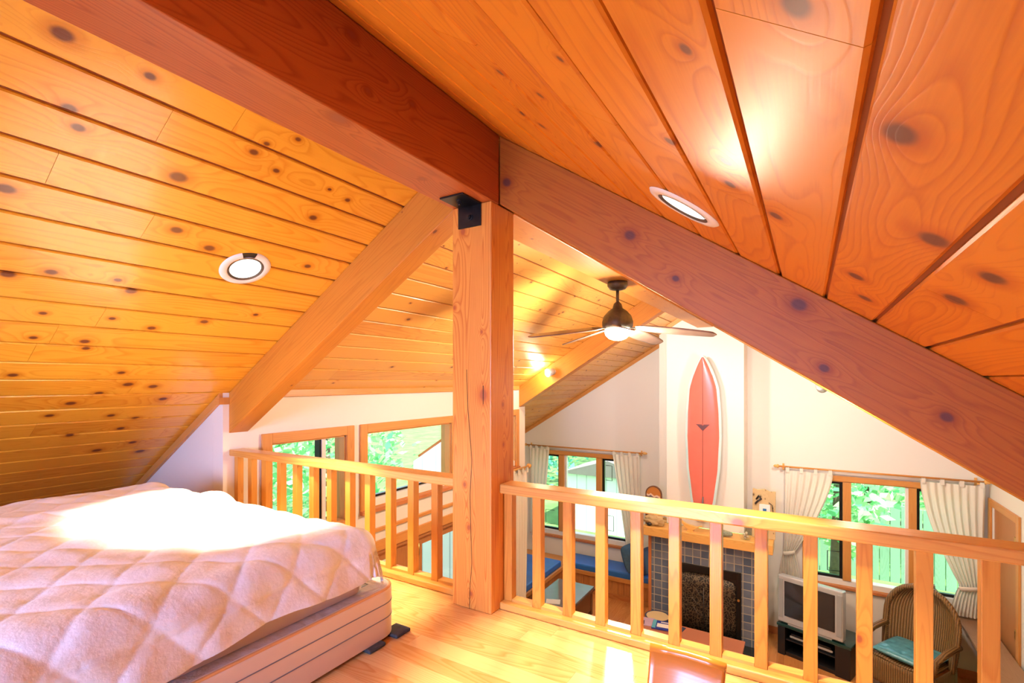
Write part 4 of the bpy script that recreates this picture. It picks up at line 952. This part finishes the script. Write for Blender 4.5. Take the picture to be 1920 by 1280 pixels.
MB().lathe([(.150, .255), (.168, .26), (.170, .30), (.158, .308), (.150, .30)], dc, n=36).build('rim', M_navy, T)
MB().lathe([(.0001, .301), (.151, .301)], dc, n=36).build('drum_skin', plain('hide_skin', (.74, .58, .32), .6), T)
mb = MB()
for k in range(9):
    a = 2*math.pi*k/9; mb.obox((dc[0]+.150*math.cos(a), dc[1]+.150*math.sin(a), -H+.19), (.006, .03, .012), rotz(a))
mb.build('dark_marks', M_black, T)
T = thing('desk', 'brown wooden desk along the right wall below the railing', 'desk', (1.66, 6.9, -H))
MB().box(1.53, 1.80, 5.0, 7.87, -2.865, -2.83, 'y').build('desk_top', M_brown, T, bevel=.004)
MB().box(1.55, 1.79, 7.04, 7.09, -H, -2.866, 'z').build('side_panel', M_brown, T)
MB().box(1.55, 1.79, 5.05, 5.10, -H, -2.866, 'z').build('side_panel', M_brown, T)
MB().box(1.74, 1.76, 5.10, 7.04, -3.2, -2.866, 'y').build('back_panel', M_brown, T)

# ------------------------------------------------------------------ television and stand (local frame: x along the front, y to the back)
T = thing('tv_stand', 'black low television stand with open shelves', 'tv stand', (-.347, 7.36, -H), R(-19.6))
Lw = .82; Dp = .46
MB().box(0, .09, 0, Dp, 0, .37).box(Lw-.16, Lw, 0, Dp, 0, .37).box(.09, Lw-.16, .02, Dp, 0, .05).box(.09, Lw-.16, .02, Dp, .20, .215).box(.09, Lw-.16, Dp-.02, Dp, .05, .37).build('cabinet', M_black, T, local=True, bevel=.004)
MB().box(-.01, Lw+.01, -.01, Dp+.01, .37, .405).build('stand_top', plain('glossy_dark_green_top', (.01, .05, .045), .1), T, local=True, bevel=.006)
def at_stand(name, label, cat): return thing(name, label, cat, (-.347, 7.36, -H), R(-19.6))
T = at_stand('video_player', 'slim video player with silver front on the television stand shelf', 'video player')
MB().box(.14, .60, .06, .38, .2155, .285).build('case', M_black, T, local=True, bevel=.003)
MB().box(.13, .36, .050, .060, .235, .262).build('silver_strip', M_silver, T, local=True, bevel=.003); MB().box(.40, .62, .050, .060, .235, .262).build('silver_strip', M_silver, T, local=True, bevel=.003)
T = thing('television', 'silver tube television on the black stand', 'television', (-.347, 7.36, -H+.4055), R(-19.6))
w0, w1, hT = .0, .745, .63
mb = MB()
mb.hexa([(w0, .0, .02), (w1, .0, .02), (w1-.0, .12, .02), (w0, .12, .02), (w0, .0, hT), (w1, .0, hT), (w1, .12, hT-.01), (w0, .12, hT-.01)])
mb.build('front_bezel', M_silver, T, local=True, bevel=.018, segs=3)
MB().hexa([(w0+.03, .12, .04), (w1-.03, .12, .04), (w1-.16, .42, .09), (w0+.16, .42, .09), (w0+.03, .12, hT-.04), (w1-.03, .12, hT-.04), (w1-.16, .42, hT-.16), (w0+.16, .42, hT-.16)]).build('tube_housing', plain('gray_plastic', (.28, .31, .33), .4), T, local=True, bevel=.02)
for a in (.012, w1-.067): MB().box(a, a+.055, -.006, .004, .08, hT-.05).build('speaker_grille', plain('silver_grille', (.36, .39, .42), .5), T, local=True, bevel=.002)
MB().box(.085, w1-.085, -.007, .004, .115, hT-.065).build('screen_surround', M_black, T, local=True, bevel=.004)
MB().grid(lambda u, v: Vector((.095+(w1-.19)*u, -.008-.012*math.sin(math.pi*u)*math.sin(math.pi*v), .125+(hT-.20)*v)), 12, 10).build('screen', M_screen, T, local=True)
MB().box(w0+.12, w1-.12, .01, .35, 0, .035).build('base', M_silver, T, local=True, bevel=.004)

# ------------------------------------------------------------------ wicker chair (local frame: faces -y)
WC = thing('wicker_chair', 'brown wicker armchair with rounded back by the right gable window', 'chair', (1.02, 7.22, -H), R(-32))
def wback(off):
    def fn(u, v):
        a = (u-.5)*2; h = .36+.79*v; hw = .33*(1 if v < .55 else math.sqrt(max(0, 1-((v-.55)/.45)**2*.97)))+.02*math.sin(v*3)
        x = a*hw; return Vector((x, .26+.16*v-.16*(abs(a)**2.2)+off, h))
    return fn
MB().grid(wback(0), 24, 24, uvfn=lambda u, v: (u*.66, v*.7)).build('back_panel', M_wicker, WC, local=True, solid=.02)
rim = [wback(0)(0, v/14) for v in range(15)]+[wback(0)(u/10, 1) for u in range(1, 10)]+[wback(0)(1, 1-v/14) for v in range(15)]
MB().tube(rim, .03, 10).build('back_rim', M_wicker, WC, local=True)
MB().grid(lambda u, v: Vector(((u-.5)*.56, -.30+.58*v, .385+.01*math.sin(u*9))), 10, 10, uvfn=lambda u, v: (u*.5, v*.5)).build('seat', M_wicker, WC, local=True, solid=.03)
MB().grid(lambda u, v: Vector((-.30+.60*u, -.31-.02*math.sin(math.pi*u), .12+.27*v)), 12, 6, uvfn=lambda u, v: (u*.6, v*.27)).build('front_skirt', M_wicker, WC, local=True, solid=.02)
for s in (-1, 1):
    MB().tube([(s*.30, -.30, .40), (s*.34, -.28, .58), (s*.35, -.10, .62), (s*.35, .12, .63), (s*.33, .26, .60)], .034, 10).build('armrest', M_wicker, WC, local=True)
    MB().grid(lambda u, v: Vector((s*.32, -.28+.5*u, .10+.28*v)), 10, 6, uvfn=lambda u, v: (u*.5, v*.28)).build('side_skirt', M_wicker, WC, local=True, solid=.02)
    for y in (-.28, .26): MB().cyl((s*.29, y, 0), (s*.29, y, .39), .022, n=12).build('leg', M_wicker, WC, local=True)
T = thing('seat_cushion', 'shiny teal tufted cushion on the wicker chair', 'cushion', (1.02, 7.22, -H+.40), R(-32))
def cush(s):
    def fn(u, v):
        a, b_ = (u-.5)*2, (v-.5)*2; k = max(0, (1-a**4)*(1-b_**4))**.4; tu = 1-.35*(math.cos(a*4.7)*math.cos(b_*4.7))**8
        return Vector((a*.27, -.03+b_*.27, .062+s*.05*k*tu))
    return fn
MB().grid(cush(1), 30, 30).grid(cush(-1), 30, 30, flip=True).build('cushion_body', M_teal, T, local=True)
tag(MB().box(.35, 1.25, 6.1, 6.72, -H+.001, -H+.012).build('rug', plain('pale_yellow_rug', (.66, .64, .40), .9, noise_amt=.15, nscale=12)), 'pale yellow rug on the floor in front of the wicker chair', 'rug')

# ------------------------------------------------------------------ small chair in the foreground (child sized)
T = thing('child_chair', 'small orange lacquered wooden chair at the bottom edge by the railing', 'chair', (-.2, .85, -1))
def cb(u, v):   # back panel, leaning, narrower towards the seat
    z = -.55-.24*v; w_ = .072-.006*v; y = 1.02-.10*v; return Vector((-.208+(u-.5)*2*w_, y+.008*math.sin(math.pi*u), z))
MB().grid(cb, 12, 8, uvfn=lambda u, v: (u*.15, v*.2)).build('backrest', M_chairw, T, solid=.016, bevel=.004)
MB().tube([cb(0, -.0), cb(.25, 0), cb(.5, 0), cb(.75, 0), cb(1, 0)], .0095, 10).build('top_edge', M_chairw, T)
MB().box(-.33, -.09, .66, .92, -.80, -.78, 'x').build('seat', M_chairw, T, bevel=.006)
for x in (-.32, -.13):
    for y in (.68, .88): MB().box(x, x+.028, y, y+.028, -.9995, -.80, 'z').build('leg', M_chairw, T, bevel=.003)

# ------------------------------------------------------------------ outdoors
tag(MB().box(-30, 30, 8.44, 40, -H-.3, -H-.2).box(-30, -5.2, -10, 8.44, -H-.3, -H-.2).box(-5.2, -3.4, -10, 5.6, -H-.3, -H-.2).box(1.97, 30, -10, 8.44, -H-.3, -H-.2).build('lawn', M_ground), 'green lawn around the house outside the windows', 'lawn', kind='stuff')
def tree(name, label, x, y, h, cr_, crz, n, mat, size, seed, base_z=-H-.2, cone=False, group=None):
    rg = random.Random(seed); T = thing(name, label, 'tree', (x, y, base_z), group=group)
    MB().cyl((x, y, base_z), (x, y, base_z+h*.8), .14, .05, n=10).build('trunk', M_bark, T)
    mb = MB(); V = []; F = []; 
    for k in range(n):
        while True:
            p = Vector((rg.uniform(-1, 1), rg.uniform(-1, 1), rg.uniform(-1, 1)))
            if .25 < p.length < 1: break
        if cone: q = (1-p.z)/2; c = Vector((x+p.x*cr_*q, y+p.y*cr_*q, base_z+h-crz+p.z*crz))
        else: c = Vector((x+p.x*cr_, y+p.y*cr_, base_z+h-crz+p.z*crz))
        c += Vector((noise.noise(c*1.3), noise.noise(c*1.3+Vector((5, 0, 0))), noise.noise(c*1.3+Vector((0, 7, 0)))))*.6
        s = size*rg.uniform(.6, 1.4); a = Vector((rg.gauss(0, 1), rg.gauss(0, 1), rg.gauss(0, .6))).normalized(); b_ = a.orthogonal().normalized()*s*.5; a = a*s
        mb.add([c-a, c+b_, c+a, c-b_], [(0, 1, 2, 3)], r=rg.random())
    mb.build('crown', mat, T)
tree('broadleaf_tree', 'leafy green tree outside the right gable window', 1.3, 15.0, 5.2, 1.9, 2.4, 2600, M_leaf, .14, 1)
tree('broadleaf_tree', 'leafy tree farther right outside the right gable window', 6.9, 16.5, 4.6, 2.0, 2.0, 2200, M_leaf, .14, 2)
tree('conifer_tree', 'dark teal conifer outside the bench window', -8.6, 15.5, 7.5, 2.6, 3.9, 3600, M_leafd, .14, 3)
tree('conifer_tree', 'second conifer to the right outside the bench window', -4.3, 20.5, 7.5, 3.0, 3.8, 3200, M_leafd, .14, 4)
tree('broadleaf_tree', 'loose bright bush in front of the board fence', .45, 10.6, 2.75, .75, 1.0, 900, M_leaf, .10, 9)
tree('broadleaf_tree', 'low bush growing over the board fence outside the right gable window', 3.1, 13.0, 2.6, 1.0, 1.1, 1500, M_leaf, .10, 8)
tree('broadleaf_tree', 'green tree outside the small side window', -7.8, 3.6, 4.4, 1.8, 2.1, 2600, M_leaf, .11, 5)
tree('broadleaf_tree', 'green shrub outside the wide side window', -10.6, 8.4, 4.8, 2.2, 2.3, 2600, M_leaf, .12, 6)
T = thing('board_fence', 'gray green wooden board fence outside the right gable window', 'fence', (2, 11.6, -H-.2))
mb = MB()
for k in range(34): mb.box(-.6+.16*k, -.6+.16*k+.145, 11.6, 11.63, -H-.2, -2.35+rng.uniform(-.02, .02), 'z', rng.random())
mb.build('boards', wood('weathered_fence', (.26, .42, .30), (.15, .28, .18), rough=.8, contrast=.4), T)
MB().box(-.6, 4.8, 11.63, 11.67, -2.7, -2.62).build('rail', M_brown, T)
T = thing('garden_shed', 'white board shed outside the bench window', 'shed', (-4.0, 12, -H-.2))
MB().box(-5.4, -3.0, 11.6, 13.2, -H-.2, -2.35).build('walls', M_siding, T)
MB().prism([(-5.5, 11.5, -2.35), (-2.9, 11.5, -2.35), (-4.2, 11.5, -1.95)], (0, 1.8, 0)).build('roof', M_roofing, T)
